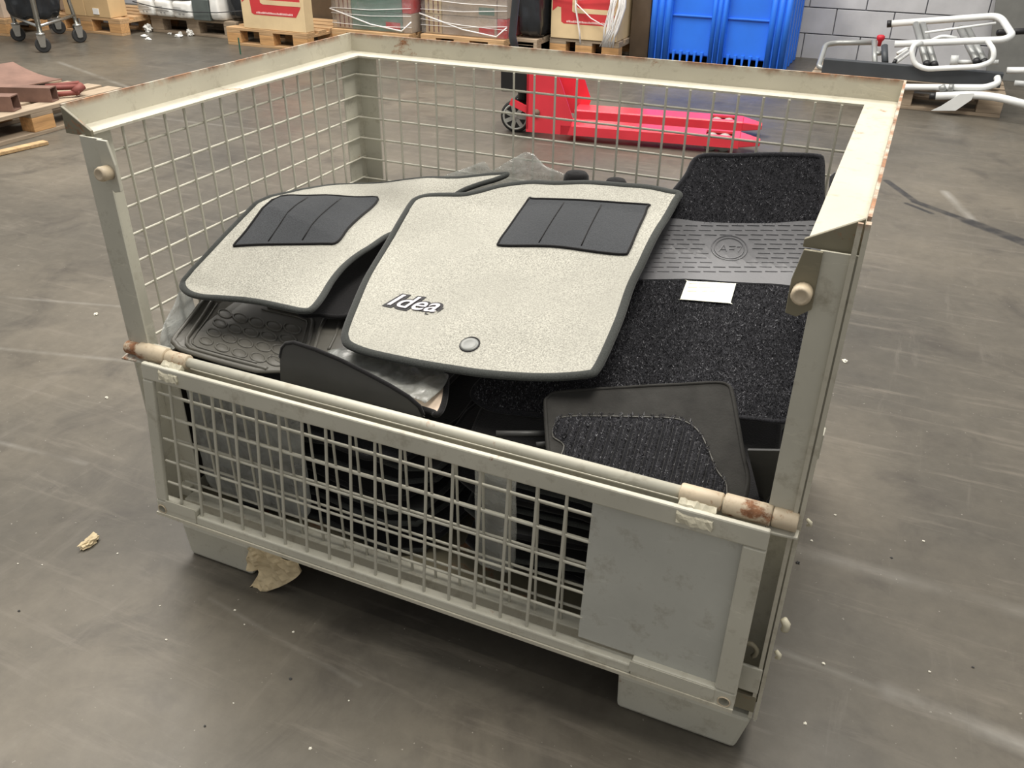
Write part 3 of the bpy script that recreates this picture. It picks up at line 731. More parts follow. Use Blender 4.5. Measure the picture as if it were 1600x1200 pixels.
# stiff black mat on edge just behind the hinge bar
PB = [(428, 566), (429, 552), (434, 546), (446, 545), (480, 556), (520, 572), (560, 591), (600, 611), (630, 628), (648, 642), (655, 655)]
YM = 0.024
q = [at_y(a, c_, YM) for a, c_ in PB]; poly = [(p.x, p.z) for p in q] + [(q[-1].x, 0.468), (q[0].x, 0.468)]
t = thing('car_mat', 'black leather-look mat with stitched edge standing on edge behind the hinge bar', 'car mat', (q[5].x, YM, 0.468))
obj('mat_body', sheet(poly, lambda x, z: (x, YM + 0.16 * (z - 0.42), z), (0, 1, 0), 0.006, 0.015), 'black_rubber', t)
b = MB(); b.tube([Vector((p.x, YM + 0.16 * (p.z - 0.42) + 0.003, p.z)) for p in q], 0.0042, 8); obj('edge_binding', b, 'black_felt', t, smooth=True)
b = MB(); qq = catmull([(p.x, p.z) for p in q], 10)[:len(q) * 10 - 12]
for i in range(0, len(qq) - 1, 2):
    A = Vector((qq[i][0], YM + 0.16 * (qq[i][1] - 0.42) - 0.0006, qq[i][1] - 0.009)); B = Vector((qq[i + 1][0], YM + 0.16 * (qq[i + 1][1] - 0.42) - 0.0006, qq[i + 1][1] - 0.009)); b.tube([A, B], 0.0008, 4)
obj('stitching', b, 'grey_rubber_dark', t)['kind'] = 'stuff'
# grey mat corner in its bag
hG = lambda x, y: 0.470 + 0.06 * y
car_mat('car_mat', 'taupe grey mat corner with black binding under a clear bag', [(590, 590), (640, 588), (690, 588), (697, 596), (695, 625), (688, 646), (680, 650), ('w', 0.600, 0.064), ('w', 0.55, 0.068), ('w', 0.50, 0.085), ('w', 0.47, 0.115)], hG, 0.006, 'cardboard_grey', 'black_felt', 0.006)
def crumple_h(base, amp, sc, sd):
    return lambda x, y: base(x, y) + amp * hn(x * sc, y * sc, sd) + amp * 0.6 * abs(hn(x * sc * 2.3, y * sc * 2.3, sd + 4))
hF = crumple_h(lambda x, y: 0.486 + 0.06 * y, 0.012, 20, 2)
hF0 = hF
def hF(x, y): return max(hF0(x, y), hT(x, y) + 0.0085) if x < 0.47 else hF0(x, y)
t, _ = car_mat('plastic_bag', 'clear crinkled plastic bag lying under the front edge of the lettered mat', [(512, 552), (540, 545), (580, 552), (640, 565), (690, 580), (700, 592), (674, 622), (664, 630), ('w', 0.565, 0.070), ('w', 0.50, 0.078), ('w', 0.43, 0.100)], hF, 0.0012, 'cloudy_film', None, 0, step=0.006, cat='bag')
for ch in t.children:
    for pg in ch.data.polygons: pg.use_smooth = True
def wall_film(name, label, P, Y, amp, axis='y', mat='clear_film', step=0.009):
    q = [at_y(a, c_, Y) if axis == 'y' else at_x(a, c_, Y) for a, c_ in P]
    poly = [(p.x if axis == 'y' else max(0.054, p.y), p.z) for p in q]
    poly = catmull(poly, 3)
    if axis == 'y': mp = lambda u, z: (u, Y + amp * hn(u * 18, z * 18, 1) + amp * .6 * abs(hn(u * 40, z * 40, 6)), z)
    else: mp = lambda u, z: (Y + amp * abs(hn(u * 18, z * 18, 1)) + amp * .6 * abs(hn(u * 40, z * 40, 6)), u, z)
    c0 = mp(*poly[0]); 
    o = obj(name, sheet(poly, mp, (0, 1, 0) if axis == 'y' else (1, 0, 0), 0.0008, step), mat, None, smooth=True, loc=(c0[0], c0[1], min(p[1] for p in poly)))
    return tag(o, label, 'bag')
wall_film('plastic_bag', 'clear plastic bag bunched up against the back mesh', [(668, 290), (690, 276), (730, 262), (758, 252), (768, 266), (790, 254), (808, 244), (822, 238), (836, 243), (850, 258), (868, 266), (884, 274), (900, 292), (860, 300), (760, 300)], 0.801, 0.007)
wall_film('plastic_bag', 'clear plastic bag poking up beside the left mesh side', [(247, 532), (257, 503), (270, 478), (281, 452), (298, 427), (336, 387), (376, 340), (390, 336), (350, 388), (312, 432), (300, 455), (304, 480), (312, 505), (300, 540), (275, 550), (256, 545)], -0.003, 0.004, 'x', 'milky_film')
# two black rounded ends behind the lettered mat
for px, pt, wd, lb in ((901, 268, 20, 'larger black rounded roll end behind the lettered mat'), (963, 279, 17, 'smaller black rounded roll end behind the lettered mat')):
    p = at_y(px, pt, 0.765); r_ = wd / F_PX * (p - CAM_LOC).length * 0.98; z1 = p.z
    b = MB(); b.lathe((p.x, 0.765, 0.52), (0, 0, 1), [(0, r_), (z1 - 0.52 - r_ * 0.6, r_), (z1 - 0.52 - r_ * 0.3, r_ * 0.95), (z1 - 0.52 - r_ * 0.1, r_ * 0.8), (z1 - 0.52 - 0.002, r_ * 0.5), (z1 - 0.52, r_ * 0.1)], 18)
    tag(obj('rolled_mat', b, 'black_felt', None, smooth=True, loc=(p.x, 0.765, 0.52)), lb, 'car mat')
# dark mat under the tip of the left mat
car_mat('car_mat', 'dark mat edge showing under the raised tip of the left pale mat', [('w', 0.30, 0.70), ('w', 0.36, 0.785), ('w', 0.42, 0.793), ('w', 0.47, 0.788), ('w', 0.46, 0.74), ('w', 0.38, 0.66)], lambda x, y: 0.590 + 0.03 * y, 0.006, 'black_felt', 'grey_rubber_dark', 0.004)
# blue grey piece by the right ledge
q = [at_y(a, c_, 0.72) for a, c_ in [(1288, 335), (1286, 300), (1288, 275), (1296, 268), (1306, 275), (1310, 330)]]
b = MB(); b.prism([(p.x + 0.010, 0.72, p.z) for p in q], (0, 0.006, 0)); tag(obj('plastic_sheet', b, 'heel_rubber', None, loc=(q[0].x, 0.72, q[0].z), bevel=0.001), 'small blue grey plastic sheet standing beside the black carpet mat', 'sheet')
q = [at_y(a, c_, 0.11) for a, c_ in [(1169, 699), (1228, 697), (1224, 720), (1207, 775), (1192, 800), (1182, 790)]]
b = MB(); b.prism([(p.x, 0.11 + 0.3 * (0.5 - p.z), p.z) for p in q], (0, 0.006, 0)); tag(obj('rubber_flap', b, 'black_rubber', None, loc=(q[0].x, 0.11, min(p.z for p in q)), bevel=0.001), 'dark rubber flap wedged between the ribbed mat and the right post', 'rubber flap')
# black pipe ends in the gap
for a, c_, r_ in (((775, 678), (862, 678), 0.006), ((838, 695), (870, 692), 0.005)):
    A, B = at_z(*a, 0.455), at_z(*c_, 0.455); b = MB(); b.tube([A, B], r_, 10)
    tag(obj('black_tube', b, 'black_rubber', None, smooth=True, loc=A), 'thin black rubber tube in the gap left of the ribbed mat', 'tube', 'black tubes in the gap')
# the hidden heap: flat black mats filling the crate
rn = random.Random(11); zc = 0.135
k = 0
while zc < 0.425:
    for side in (0, 1):
        cx = (0.32 if side == 0 else 0.90) + rn.uniform(-.03, .03); cy = 0.42 + rn.uniform(-.02, .02); L, Wd = rn.uniform(.62, .70), rn.uniform(.44, .52); a = math.pi / 2 + rn.uniform(-.12, .12)
        P = [(-L / 2, -Wd / 2), (0, -Wd / 2 - .005), (L / 2, -Wd / 2), (L / 2 + .005, 0), (L / 2, Wd / 2), (0.05, Wd / 2 + .005), (-L / 2, Wd / 2), (-L / 2 - .005, 0)]
        P = [(cx + p[0] * math.cos(a) - p[1] * math.sin(a), cy + p[0] * math.sin(a) + p[1] * math.cos(a)) for p in P]
        P = [('w', min(1.172, max(0.034, p[0])), min(0.775, max(0.074, p[1]))) for p in P]
        z0 = zc + (0.012 if side else 0); tl = rn.uniform(-.02, .02)
        car_mat('car_mat', 'plain black car mat lying flat in the heap below', P, lambda x, y, z0=z0, tl=tl, k=k: z0 + 0.006 * hn(x * 3, y * 3, k), 0.007, rn.choice(['black_felt', 'black_rubber', 'dark_carpet_base']), rn.choice(['black_felt', 'binding_cloth']), 0.005, 'black mats stacked in the heap', 3, 0.06); k += 1
    zc += 0.030
t = thing('car_mat', 'dark brown felt mat standing low against the left mesh side', 'car mat', (0.014, 0.26, 0.13))
obj('mat_body', sheet([(0.056, 0.153), (0.50, 0.153), (0.52, 0.46), (0.30, 0.475), (0.056, 0.465)], lambda y, z: (0.010 + 0.006 * abs(hn(y * 9, z * 9, 1)), y, z), (1, 0, 0), 0.006, 0.03), 'brown_felt', t)
# cloudy plastic pack behind the left end of the flap mesh
def pack(name, label, x0, x1, y0, y1, z0, z1, mat, amp, cat, seed, group=None):
    b = MB(); n = 14; c0 = Vector(((x0 + x1) / 2, (y0 + y1) / 2, (z0 + z1) / 2)); hs = Vector(((x1 - x0) / 2, (y1 - y0) / 2, (z1 - z0) / 2))
    bm = bmesh.new(); bmesh.ops.create_cube(bm, size=2); bmesh.ops.subdivide_edges(bm, edges=bm.edges, cuts=n, use_grid_fill=True)
    for v in bm.verts:
        p = v.co.copy(); l = (abs(p.x) ** 8 + abs(p.y) ** 8 + abs(p.z) ** 8) ** (1 / 8); p /= l
        q = Vector((c0.x + p.x * hs.x, c0.y + p.y * hs.y, c0.z + p.z * hs.z))
        d = amp * (noise.noise(q * 14 + Vector((seed, 0, 0))) + 0.6 * abs(noise.noise(q * 34 + Vector((seed, 3, 0)))))
        v.co = q + p.normalized() * d
    b.v = [v.co.copy() for v in bm.verts]; bm.verts.index_update(); b.f = [tuple(v.index for v in f.verts) for f in bm.faces]; bm.free()
    return tag(obj(name, b, mat, None, smooth=True, loc=(c0.x, c0.y, z0)), label, cat, group)
pack('wrapped_pack', 'cloudy plastic wrapped pack standing behind the left end of the flap mesh', 0.07, 0.335, 0.026, 0.034, 0.165, 0.462, 'cloudy_film', 0.003, 'pack', 2)
pack('wrapped_pack', 'narrow clear plastic sleeve standing behind the middle of the flap mesh', 0.70, 0.775, 0.024, 0.032, 0.20, 0.465, 'clear_film', 0.004, 'pack', 5)
def crumple(name, label, cat, loc, sx, sy, sz, mat, seed, group=None):
    bm = bmesh.new(); bmesh.ops.create_icosphere(bm, subdivisions=3, radius=1.0); vs = []
    for v in bm.verts:
        p = v.co.copy(); d = 0.8 + 0.6 * noise.noise(p * 1.7 + Vector((seed, 0, 0))) + 0.9 * abs(noise.noise(p * 3.2 + Vector((0, seed, 0)))); p *= d
        vs.append(Vector((loc[0] + p.x * sx, loc[1] + p.y * sy, max(0.0003, loc[2] + sz * 0.5 + p.z * sz * 0.6))))
    bm.verts.index_update(); b = MB(); b.v = vs; b.f = [tuple(v.index for v in f.verts) for f in bm.faces]; bm.free()
    return tag(obj(name, b, mat, None, loc=loc), label, cat, group)
# ------------------------------------------------------------------ background
def make_pallet(label, loc, rotz, Lx=1.2, Ly=0.8, mat='pallet_wood', blk='pallet_block', group=None, feet_along='x'):
    """euro pallet; deck boards run along local x, blocks and skids beneath"""
    t = thing('pallet', label, 'pallet', loc, group, rotz, local=True)
    for k in range(5):
        y0 = -Ly / 2 + k * (Ly - 0.12) / 4; b = MB(); b.box(-Lx / 2, Lx / 2, y0, y0 + 0.12, 0.122, 0.144); obj('deck_board', b, mat, t, bevel=0.002)
    for x in (-Lx / 2 + 0.0725, 0, Lx / 2 - 0.0725):
        b = MB(); b.box(x - 0.0725, x + 0.0725, -Ly / 2, Ly / 2, 0.100, 0.1215); obj('cross_board', b, mat, t, bevel=0.002)
        for y in (-Ly / 2 + 0.05, 0, Ly / 2 - 0.05):
            b = MB(); b.box(x - 0.0725, x + 0.0725, y - 0.05, y + 0.05, 0.022, 0.0995); obj('block', b, blk, t, bevel=0.003)
    for y in (-Ly / 2 + 0.05, 0, Ly / 2 - 0.05):
        b = MB(); b.box(-Lx / 2, Lx / 2, y - 0.05, y + 0.05, 0.0, 0.0215); obj('skid_board', b, mat, t, bevel=0.002)
    return t
def carton(label, x0, x1, y0, y1, z0, z1, mat='cardboard', tape=True, group=None):
    t = thing('carton', label, 'box', ((x0 + x1) / 2, (y0 + y1) / 2, z0), group)
    b = MB(); b.box(x0, x1, y0, y1, z0, z1); obj('carton_body', b, mat, t, bevel=0.004)
    if tape:
        xm = (x0 + x1) / 2; b = MB(); b.box(xm - 0.025, xm + 0.025, y0 - 0.001, y0, z0 + 0.02, z1 - 0.02); obj('tape', b, 'cardboard_pale', t)
    return t
# --- red pallet truck behind the crate
ang = math.atan2(0.19, 1.28); JO = Vector((-0.70, 3.52, 0))
JX = Vector((math.cos(ang), math.sin(ang), 0)); JY = Vector((-JX.y, JX.x, 0)); JZ = Vector((0, 0, 1))
def J(a, c_, z): return JO + JX * a + JY * c_ + JZ * z
jack = thing('pallet_truck', 'red hand pallet truck standing on the floor behind the crate', 'pallet truck', JO)
def jhexa(P): return MB().hexa(P)
for c0 in (0.0, 0.37):
    c1 = c0 + 0.16; b = MB()
    pr = [(c0, 0.035), (c0, 0.085), (c0 + .008, 0.092), (c1 - .008, 0.092), (c1, 0.085), (c1, 0.035), (c1 - .006, 0.035), (c1 - .006, 0.08), (c0 + .006, 0.08), (c0 + .006, 0.035)]
    b.prism([J(0.20, c_, z) for c_, z in pr], JX * 0.98); fk = obj('fork', b, 'jack_red', jack)
    b = MB(); b.hexa([J(1.18, c0, 0.04), J(1.18, c1, 0.04), J(1.29, c1 - .045, 0.045), J(1.29, c0 + .045, 0.045), J(1.18, c0, 0.088), J(1.18, c1, 0.088), J(1.29, c1 - .045, 0.07), J(1.29, c0 + .045, 0.07)]); obj('fork_tip', b, 'jack_red', fk, bevel=0.004)
    b = MB(); b.hexa([J(1.0, c0 + .035, 0.07), J(1.14, c0 + .035, 0.07), J(1.14, c1 - .035, 0.07), J(1.0, c1 - .035, 0.07), J(1.0, c0 + .035, 0.11), J(1.14, c0 + .035, 0.11), J(1.14, c1 - .035, 0.11), J(1.0, c1 - .035, 0.11)]); carve(fk, b)
    for a in (1.03, 1.10):
        b = MB(); b.lathe(J(a, c0 + .045, 0.0425), JY, [(0, 0.042), (0.07, 0.042)], 16); obj('load_roller', b, 'wheel_grey', fk, smooth=True)
for c0 in (0.0, 0.522):
    b = MB(); pr = [(0.0, 0.035), (0.24, 0.035), (0.27, 0.12), (0.20, 0.30), (0.16, 0.385), (0.0, 0.385)]; b.prism([J(a, c0, z) for a, z in pr], JY * 0.008); obj('side_cheek', b, 'jack_red', jack)
b = MB(); b.hexa([J(0.0, 0, 0.05), J(0.012, 0, 0.05), J(0.012, 0.53, 0.05), J(0.0, 0.53, 0.05), J(0.0, 0, 0.385), J(0.012, 0, 0.385), J(0.012, 0.53, 0.385), J(0.0, 0.53, 0.385)]); obj('back_plate', b, 'jack_red', jack)
b = MB(); b.lathe(J(0.06, -0.012, 0.145), JY, [(0, 0.02), (0.014, 0.02)], 14); obj('pivot_bolt', b, 'rust_steel', jack, smooth=True)
b = MB(); b.lathe(J(-0.07, 0.265, 0.10), JZ, [(0, 0.05), (0.18, 0.05), (0.19, 0.065), (0.30, 0.065), (0.31, 0.05)], 18); obj('pump', b, 'pump_black', jack, smooth=True)
b = MB(); b.hexa([J(-0.16, 0.03, 0.24), J(0.0, 0.03, 0.24), J(0.0, 0.22, 0.24), J(-0.16, 0.22, 0.24), J(-0.16, 0.03, 0.36), J(0.0, 0.03, 0.36), J(0.0, 0.22, 0.36), J(-0.16, 0.22, 0.36)]); obj('pump_block', b, 'pump_black', jack, bevel=0.008)
b = MB(); b.bar(J(-0.10, 0.03, 0.19), J(0.0, 0.03, 0.15), 0.02, 0.035); obj('link_arm', b, 'jack_red', jack)
for c0 in (0.10, 0.36):
    b = MB(); b.lathe(J(-0.09, c0, 0.09), JY, [(0, 0.082), (0.006, 0.09), (0.05, 0.09), (0.056, 0.082)], 28); wh = obj('steer_wheel', b, 'tyre', jack, smooth=False)
    b = MB(); b.lathe(J(-0.09, c0 - 0.003, 0.09), JY, [(0, 0.066), (0.003, 0.066)], 24); obj('wheel_dish', b, 'pump_black', wh)
    for i in range(7):
        a = 2 * math.pi * i / 7; d = JX * math.cos(a) + JZ * math.sin(a); b = MB(); b.bar(J(-0.09, c0 - 0.005, 0.09) + d * 0.012, J(-0.09, c0 - 0.005, 0.09) + d * 0.064, 0.022, 0.006, JY); obj('spoke', b, 'wheel_grey', wh)
    b = MB(); b.tube([J(-0.09 + 0.069 * math.cos(a), c0 - 0.003, 0.09 + 0.069 * math.sin(a)) for a in [2 * math.pi * i / 28 for i in range(28)]], 0.006, 6, True); obj('wheel_rim', b, 'wheel_grey', wh, smooth=True)
    b = MB(); b.lathe(J(-0.09, c0 - 0.008, 0.09), JY, [(0, 0.014), (0.006, 0.018)], 14); obj('hub', b, 'wheel_grey', wh, smooth=True)
b = MB(); b.tube([J(-0.12, 0.265, 0.36), J(-0.16, 0.265, 0.50), J(-0.13, 0.265, 0.80), J(-0.11, 0.265, 1.12)], 0.022, 10); hd = obj('handle_tube', b, 'dark_steel', jack, smooth=True)
b = MB(); b.tube([J(-0.11, 0.265, 1.10), J(-0.11, 0.13, 1.16), J(-0.11, 0.13, 1.28), J(-0.11, 0.40, 1.28), J(-0.11, 0.40, 1.16), J(-0.11, 0.265, 1.10)], 0.012, 8); obj('grip_loop', b, 'pump_black', hd, smooth=True)

# --- blue bin
bx0, bx1, by0, by1 = -0.775, 0.315, 6.215, 6.90
bin_ = thing('plastic_bin', 'big bright blue ribbed plastic bin standing against the block wall', 'bin', ((bx0 + bx1) / 2, 6.55, 0))
b = MB(); b.box(bx0 + 0.04, bx1 - 0.04, by0 + 0.05, by1 - 0.04, 0.055, 0.78); obj('bin_wall', b, 'blue_plastic', bin_, bevel=0.01)
for x0, x1 in ((-0.775, -0.605), (-0.288, -0.165), (0.155, 0.315)):
    b = MB(); b.box(x0, x1, by0 + 0.012, by0 + 0.06, 0, 0.76); p = obj('corner_rib', b, 'blue_plastic', bin_, bevel=0.008)
    n = 3
    for i in range(n):
        xc = x0 + (x1 - x0) * (i + 0.5) / n; b = MB(); b.lathe((xc, by0 + 0.014, 0.0), (0, 0, 1), [(0, (x1 - x0) / n * 0.42), (0.755, (x1 - x0) / n * 0.42)], 12); obj('rib_bead', b, 'blue_plastic', p, smooth=True)
for x in (bx1 - 0.02,):
    for k in range(4):
        b = MB(); b.box(x, x + 0.03, by0 + 0.08 + k * 0.15, by0 + 0.15 + k * 0.15, 0, 0.76); obj('side_rib', b, 'blue_plastic', bin_, bevel=0.008)
for x0, x1 in ((-0.605, -0.288), (-0.165, 0.155)):
    b = MB(); b.box(x0, x1, by0 + 0.036, by0 + 0.052, 0.345, 0.358); obj('cross_rib', b, 'blue_plastic', bin_, bevel=0.003)
    for i in range(5):
        x = x0 + 0.03 + i * (x1 - x0 - 0.03) / 5; b = MB(); b.hexa([(x, by0 + .03, 0.0), (x + .01, by0 + .03, 0.0), (x + .01, by0 + .052, 0.0), (x, by0 + .052, 0.0), (x - .006, by0 + .03, 0.085), (x + .016, by0 + .03, 0.085), (x + .016, by0 + .052, 0.085), (x - .006, by0 + .052, 0.085)]); obj('foot_rib', b, 'blue_plastic', bin_)
for (x0, x1, y0, y1) in ((bx0 - .01, bx1 + .01, by0, by0 + .06), (bx0 - .01, bx1 + .01, by1 - .06, by1), (bx0 - .01, bx0 + .05, by0 + .06, by1 - .06), (bx1 - .05, bx1 + .01, by0 + .06, by1 - .06)):
    b = MB(); b.box(x0, x1, y0, y1, 0.76, 0.82); obj('top_rim', b, 'blue_plastic', bin_, bevel=0.01)

# --- pallet with folded bed frames, right
make_pallet('worn wooden pallet under the white tube frames', (1.20, 5.686, 0), 0.0, 1.2, 0.8, 'pallet_wood_grey', 'pallet_wood_grey')
frm = [0]
def frame(label, paths, mat='white_tube', r=0.016, name='bed_frame', cat='bed frame', extra=None):
    q = [p for _, P, *_ in paths for p in P]; c0 = Vector((sum(p[0] for p in q) / len(q), sum(p[1] for p in q) / len(q), min(p[2] for p in q)))
    t = thing(name, label, cat, c0)
    for nm, P, *o in paths:
        b = MB(); b.tube(P, o[0] if o else r, 10); obj(nm, b, o[1] if len(o) > 1 else mat, t, smooth=True)
    return t
def rc(P, rad=0.05, n=4):
    """round the corners of a polyline"""
    P = [Vector(p) for p in P]; out = [P[0]]
    for i in range(1, len(P) - 1):
        a, c_ = (P[i - 1] - P[i]), (P[i + 1] - P[i]); ra = min(rad, a.length * .45, c_.length * .45); A = P[i] + a.normalized() * ra; B = P[i] + c_.normalized() * ra
        for k in range(n + 1):
            t = k / n; out.append(A * (1 - t) ** 2 + P[i] * 2 * t * (1 - t) + B * t * t)
    out.append(P[-1]); return out
Z = lambda px, py, z: at_z(px, py, z)
b = MB(); A = at_y(1283, 114, 5.36); B = at_y(1569, 114, 5.36); b.hexa([(A.x, 5.36, 0.165), (B.x, 5.36, 0.165), (B.x, 5.42, 0.165), (A.x, 5.42, 0.165), (A.x, 5.36, 0.255), (B.x, 5.36, 0.255), (B.x, 5.42, 0.255), (A.x, 5.42, 0.255)])
lk = obj('steel_beam', b, 'dark_steel', None, bevel=0.004, loc=((A.x + B.x) / 2, 5.39, 0.165)); tag(lk, 'long flat dark grey steel beam lying across the front of the frame pallet', 'beam')
def Yv(px, py, y): return at_y(px, py, y)
frame('long white U-shaped bed rail tied on top of the frame heap', [('rail', rc([Yv(1392, 37, 5.95), Yv(1555, 25, 5.95), Yv(1566, 30, 5.85), Yv(1582, 55, 5.55), Yv(1570, 62, 5.5), Yv(1398, 69, 5.5)], 0.06), 0.022), ('end_cap', [Yv(1386, 37.5, 5.95), Yv(1393, 37, 5.95)], 0.024, 'pump_black'), ('thin_rod', [Yv(1445, 51, 5.70), Yv(1556, 36, 5.76)], 0.008)])
frame('white rounded loop handle hanging over the steel beam', [('loop', rc([Yv(1440, 68, 5.42), Yv(1428, 70, 5.36), Yv(1424, 80, 5.34), Yv(1428, 100, 5.33), Yv(1446, 108, 5.33), Yv(1530, 104, 5.33), Yv(1552, 95, 5.33), Yv(1553, 78, 5.34), Yv(1543, 64, 5.42)], 0.05), 0.016)])
frame('grey U-shaped end frame at the left of the heap', [('rail', rc([Yv(1370, 66, 5.75), Yv(1305, 67, 5.75), Yv(1290, 70, 5.7), Yv(1279, 104, 5.45), Yv(1288, 108, 5.44)], 0.05), 0.018), ('upright', [Yv(1366, 64, 5.7), Yv(1367, 102, 5.5)], 0.018), ('cross_tube', [Yv(1366, 84, 5.6), Yv(1377, 83, 5.6)], 0.015)], 'grey_tube')
for k, (a, c_) in enumerate((((1431, 38), (1448, 100)), ((1500, 44), (1526, 96)))):
    p, q_ = Yv(*a, 5.9), Yv(*c_, 5.47); dx = Vector((0.045, 0, 0))
    frame('pair of ribbed grey steel tubes %s' % ('near the red knob' if k == 0 else 'at the closed end of the rail'), [('tube', [p, q_], 0.022), ('tube', [p + dx, q_ + dx], 0.022), ('end_cap', [q_ + (q_ - p).normalized() * -0.01, q_ + (q_ - p).normalized() * 0.02], 0.024, 'pump_black'), ('end_cap', [q_ + dx + (q_ - p).normalized() * -0.01, q_ + dx + (q_ - p).normalized() * 0.02], 0.024, 'pump_black')], 'grey_tube', name='tube_pair', cat='tube')
frame('tangle of thin white linkage rods beside the red knob', [('rod', [Yv(1400, 98, 5.5), Yv(1425, 80, 5.6)], 0.010), ('rod', [Yv(1398, 92, 5.52), Yv(1418, 78, 5.6)], 0.008), ('rod', [Yv(1402, 84, 5.6), Yv(1420, 74, 5.65)], 0.012), ('rod', rc([Yv(1456, 63, 5.62), Yv(1472, 56, 5.62), Yv(1495, 60, 5.62)], .1), 0.012), ('joint', [Yv(1395, 96, 5.5), Yv(1400, 98, 5.5)], 0.02, 'pump_black'), ('bracket', [Yv(1382, 72, 5.6), Yv(1383, 98, 5.5)], 0.022, 'dark_steel'), ('motor', [Yv(1485, 95, 5.58), Yv(1497, 95, 5.58)], 0.035), ('shaft', [Yv(1497, 97, 5.58), Yv(1560, 97, 5.58)], 0.014)], name='linkage', cat='linkage')
p = Yv(1376, 60, 5.72); b = MB(); b.lathe(p - Vector((0, 0, 0.05)), (0, 0, 1), [(0, 0.012), (0.03, 0.014), (0.045, 0.026), (0.065, 0.026), (0.072, 0.016)], 14); tag(obj('clamp_knob', b, 'knob_red', None, smooth=True, loc=p - Vector((0, 0, 0.05))), 'small dark red clamp knob on the grey end frame', 'knob')
frame('white bent rail lying under the steel beam', [('rail', rc([Yv(1400, 136, 5.264), Yv(1540, 137, 5.264), Yv(1560, 130, 5.28), Yv(1558, 121, 5.325)], 0.06), 0.020), ('clamp', [Yv(1468, 140, 5.255), Yv(1478, 136, 5.255)], 0.024, 'grey_tube'), ('clamp', [Yv(1482, 137, 5.255), Yv(1490, 137, 5.255)], 0.023, 'grey_tube')])
lt = frame('long white curved tube with a triangular foot plate sticking out to the right', [('tube', rc([Yv(1462, 150, 5.24), Yv(1520, 148, 5.24), Yv(1560, 152, 5.20), Yv(1620, 168, 5.14)], 0.3), 0.024), ('end_cap', [Yv(1452, 150, 5.24), Yv(1463, 150, 5.24)], 0.022, 'pump_black')])
b = MB(); b.prism([Yv(*a, 5.21) for a in ((1455, 173), (1493, 173), (1518, 156), (1522, 146), (1500, 147), (1470, 166))], (0, 0.006, 0)); obj('foot_plate', b, 'white_tube', lt)
frame('short white rail end beyond the pallet', [('tube', [Yv(1573, 110, 5.42), Yv(1625, 110, 5.42)], 0.02), ('pad', [Yv(1585, 130, 5.5), Yv(1610, 132, 5.5)], 0.018)])
b = MB(); b.hexa([(1.75, 6.62, 0), (3.0, 6.62, 0), (3.0, 6.66, 0), (1.75, 6.66, 0), (1.62, 6.90, 1.1), (3.0, 6.90, 1.1), (3.0, 6.94, 1.1), (1.62, 6.94, 1.1)]); tag(obj('shade_board', b, 'shaded_wall_grey', None, loc=(2.3, 6.64, 0), bevel=0.003), 'added dark grey board standing for the shaded stretch of block wall behind the frames', 'board')  # added board; its dark grey paints the dimmer-lit end of the wall
b = MB(); b.tube([(1.7, 5.9, 0.42), (2.05, 6.1, 0.44)], 0.02, 10); tag(obj('black_bar', b, 'pump_black', None, smooth=True, loc=(1.7, 5.9, 0.42)), 'short black bar poking out behind the bed rail', 'bar')

# --- pallet with rusty steel, left
make_pallet('grey wooden pallet carrying rusty steel sections', (-3.58, 2.40, 0), math.pi / 2, 1.2, 0.8, 'pallet_wood_grey')
def sq_tube(label, A, B, wd, ht, mat='rust_steel', group=None):
    A = Vector(A); B = Vector(B); t = thing('steel_tube', label, 'steel tube', A, group); d = (B - A).normalized(); x = d.cross(Vector((0, 0, 1))).normalized(); u = x.cross(d)
    b = MB(); th = 0.006
    def ring(P, w2, h2): return [P - x * w2 - u * h2, P + x * w2 - u * h2, P + x * w2 + u * h2, P - x * w2 + u * h2]
    vs = ring(A, wd / 2, ht / 2) + ring(B, wd / 2, ht / 2) + ring(A, wd / 2 - th, ht / 2 - th) + ring(B, wd / 2 - th, ht / 2 - th); fs = []
    for i in range(4):
        j = (i + 1) % 4; fs += [(i, j, j + 4, i + 4), (8 + i, 12 + i, 12 + j, 8 + j), (i, 8 + i, 8 + j, j), (4 + i, 4 + j, 12 + j, 12 + i)]
    b.add(vs, fs); obj('tube_wall', b, mat, t)
    return t
sq_tube('short rusty square tube end pointing over the pallet edge', (-3.235, 2.30, 0.186), (-3.66, 2.12, 0.186), 0.085, 0.08)
sq_tube('rusty square tube lying in the middle of the pallet', (-3.235, 2.555, 0.184), (-3.70, 2.38, 0.184), 0.075, 0.078)
sq_tube('rusty tube at the far side under the curved sheet', (-3.45, 2.342, 0.19), (-3.85, 2.19, 0.19), 0.07, 0.085)
b = MB()
n = 12
for i in range(n):
    t0, t1 = i / n, (i + 1) / n
    zf = lambda t: 0.165 + 0.085 * (1 - t) ** 2
    P = lambda t, s: Vector((-3.97 + 0.32 * t + 0.05 * s, 2.51 + 0.06 * t + 0.36 * s, zf(t)))
    A, B_, C_, D2 = P(t0, 0), P(t1, 0), P(t1, 1), P(t0, 1); dz = Vector((0, 0, 0.006)); b.hexa([A, B_, C_, D2, A + dz, B_ + dz, C_ + dz, D2 + dz])
tag(obj('bent_sheet', b, 'rust_steel', None, loc=(-3.6, 2.5, 0.16)), 'curved rusty steel sheet lying on the loaded pallet', 'steel sheet')
cl = thing('chain_clamp', 'dark red steel clamp at the end of the rusty sections', 'clamp', (-3.3, 2.7, 0.144))
for k, (A, B_, r_) in enumerate((((-3.36, 2.58, .20), (-3.25, 2.76, .185), .016), ((-3.30, 2.60, .165), (-3.20, 2.70, .17), .014), ((-3.42, 2.66, .19), (-3.28, 2.78, .20), .014), ((-3.22, 2.68, .170), (-3.21, 2.74, .20), .024))):
    b = MB(); b.tube([A, B_], r_, 8); obj('clamp_bar', b, 'rust_red', cl, smooth=True)
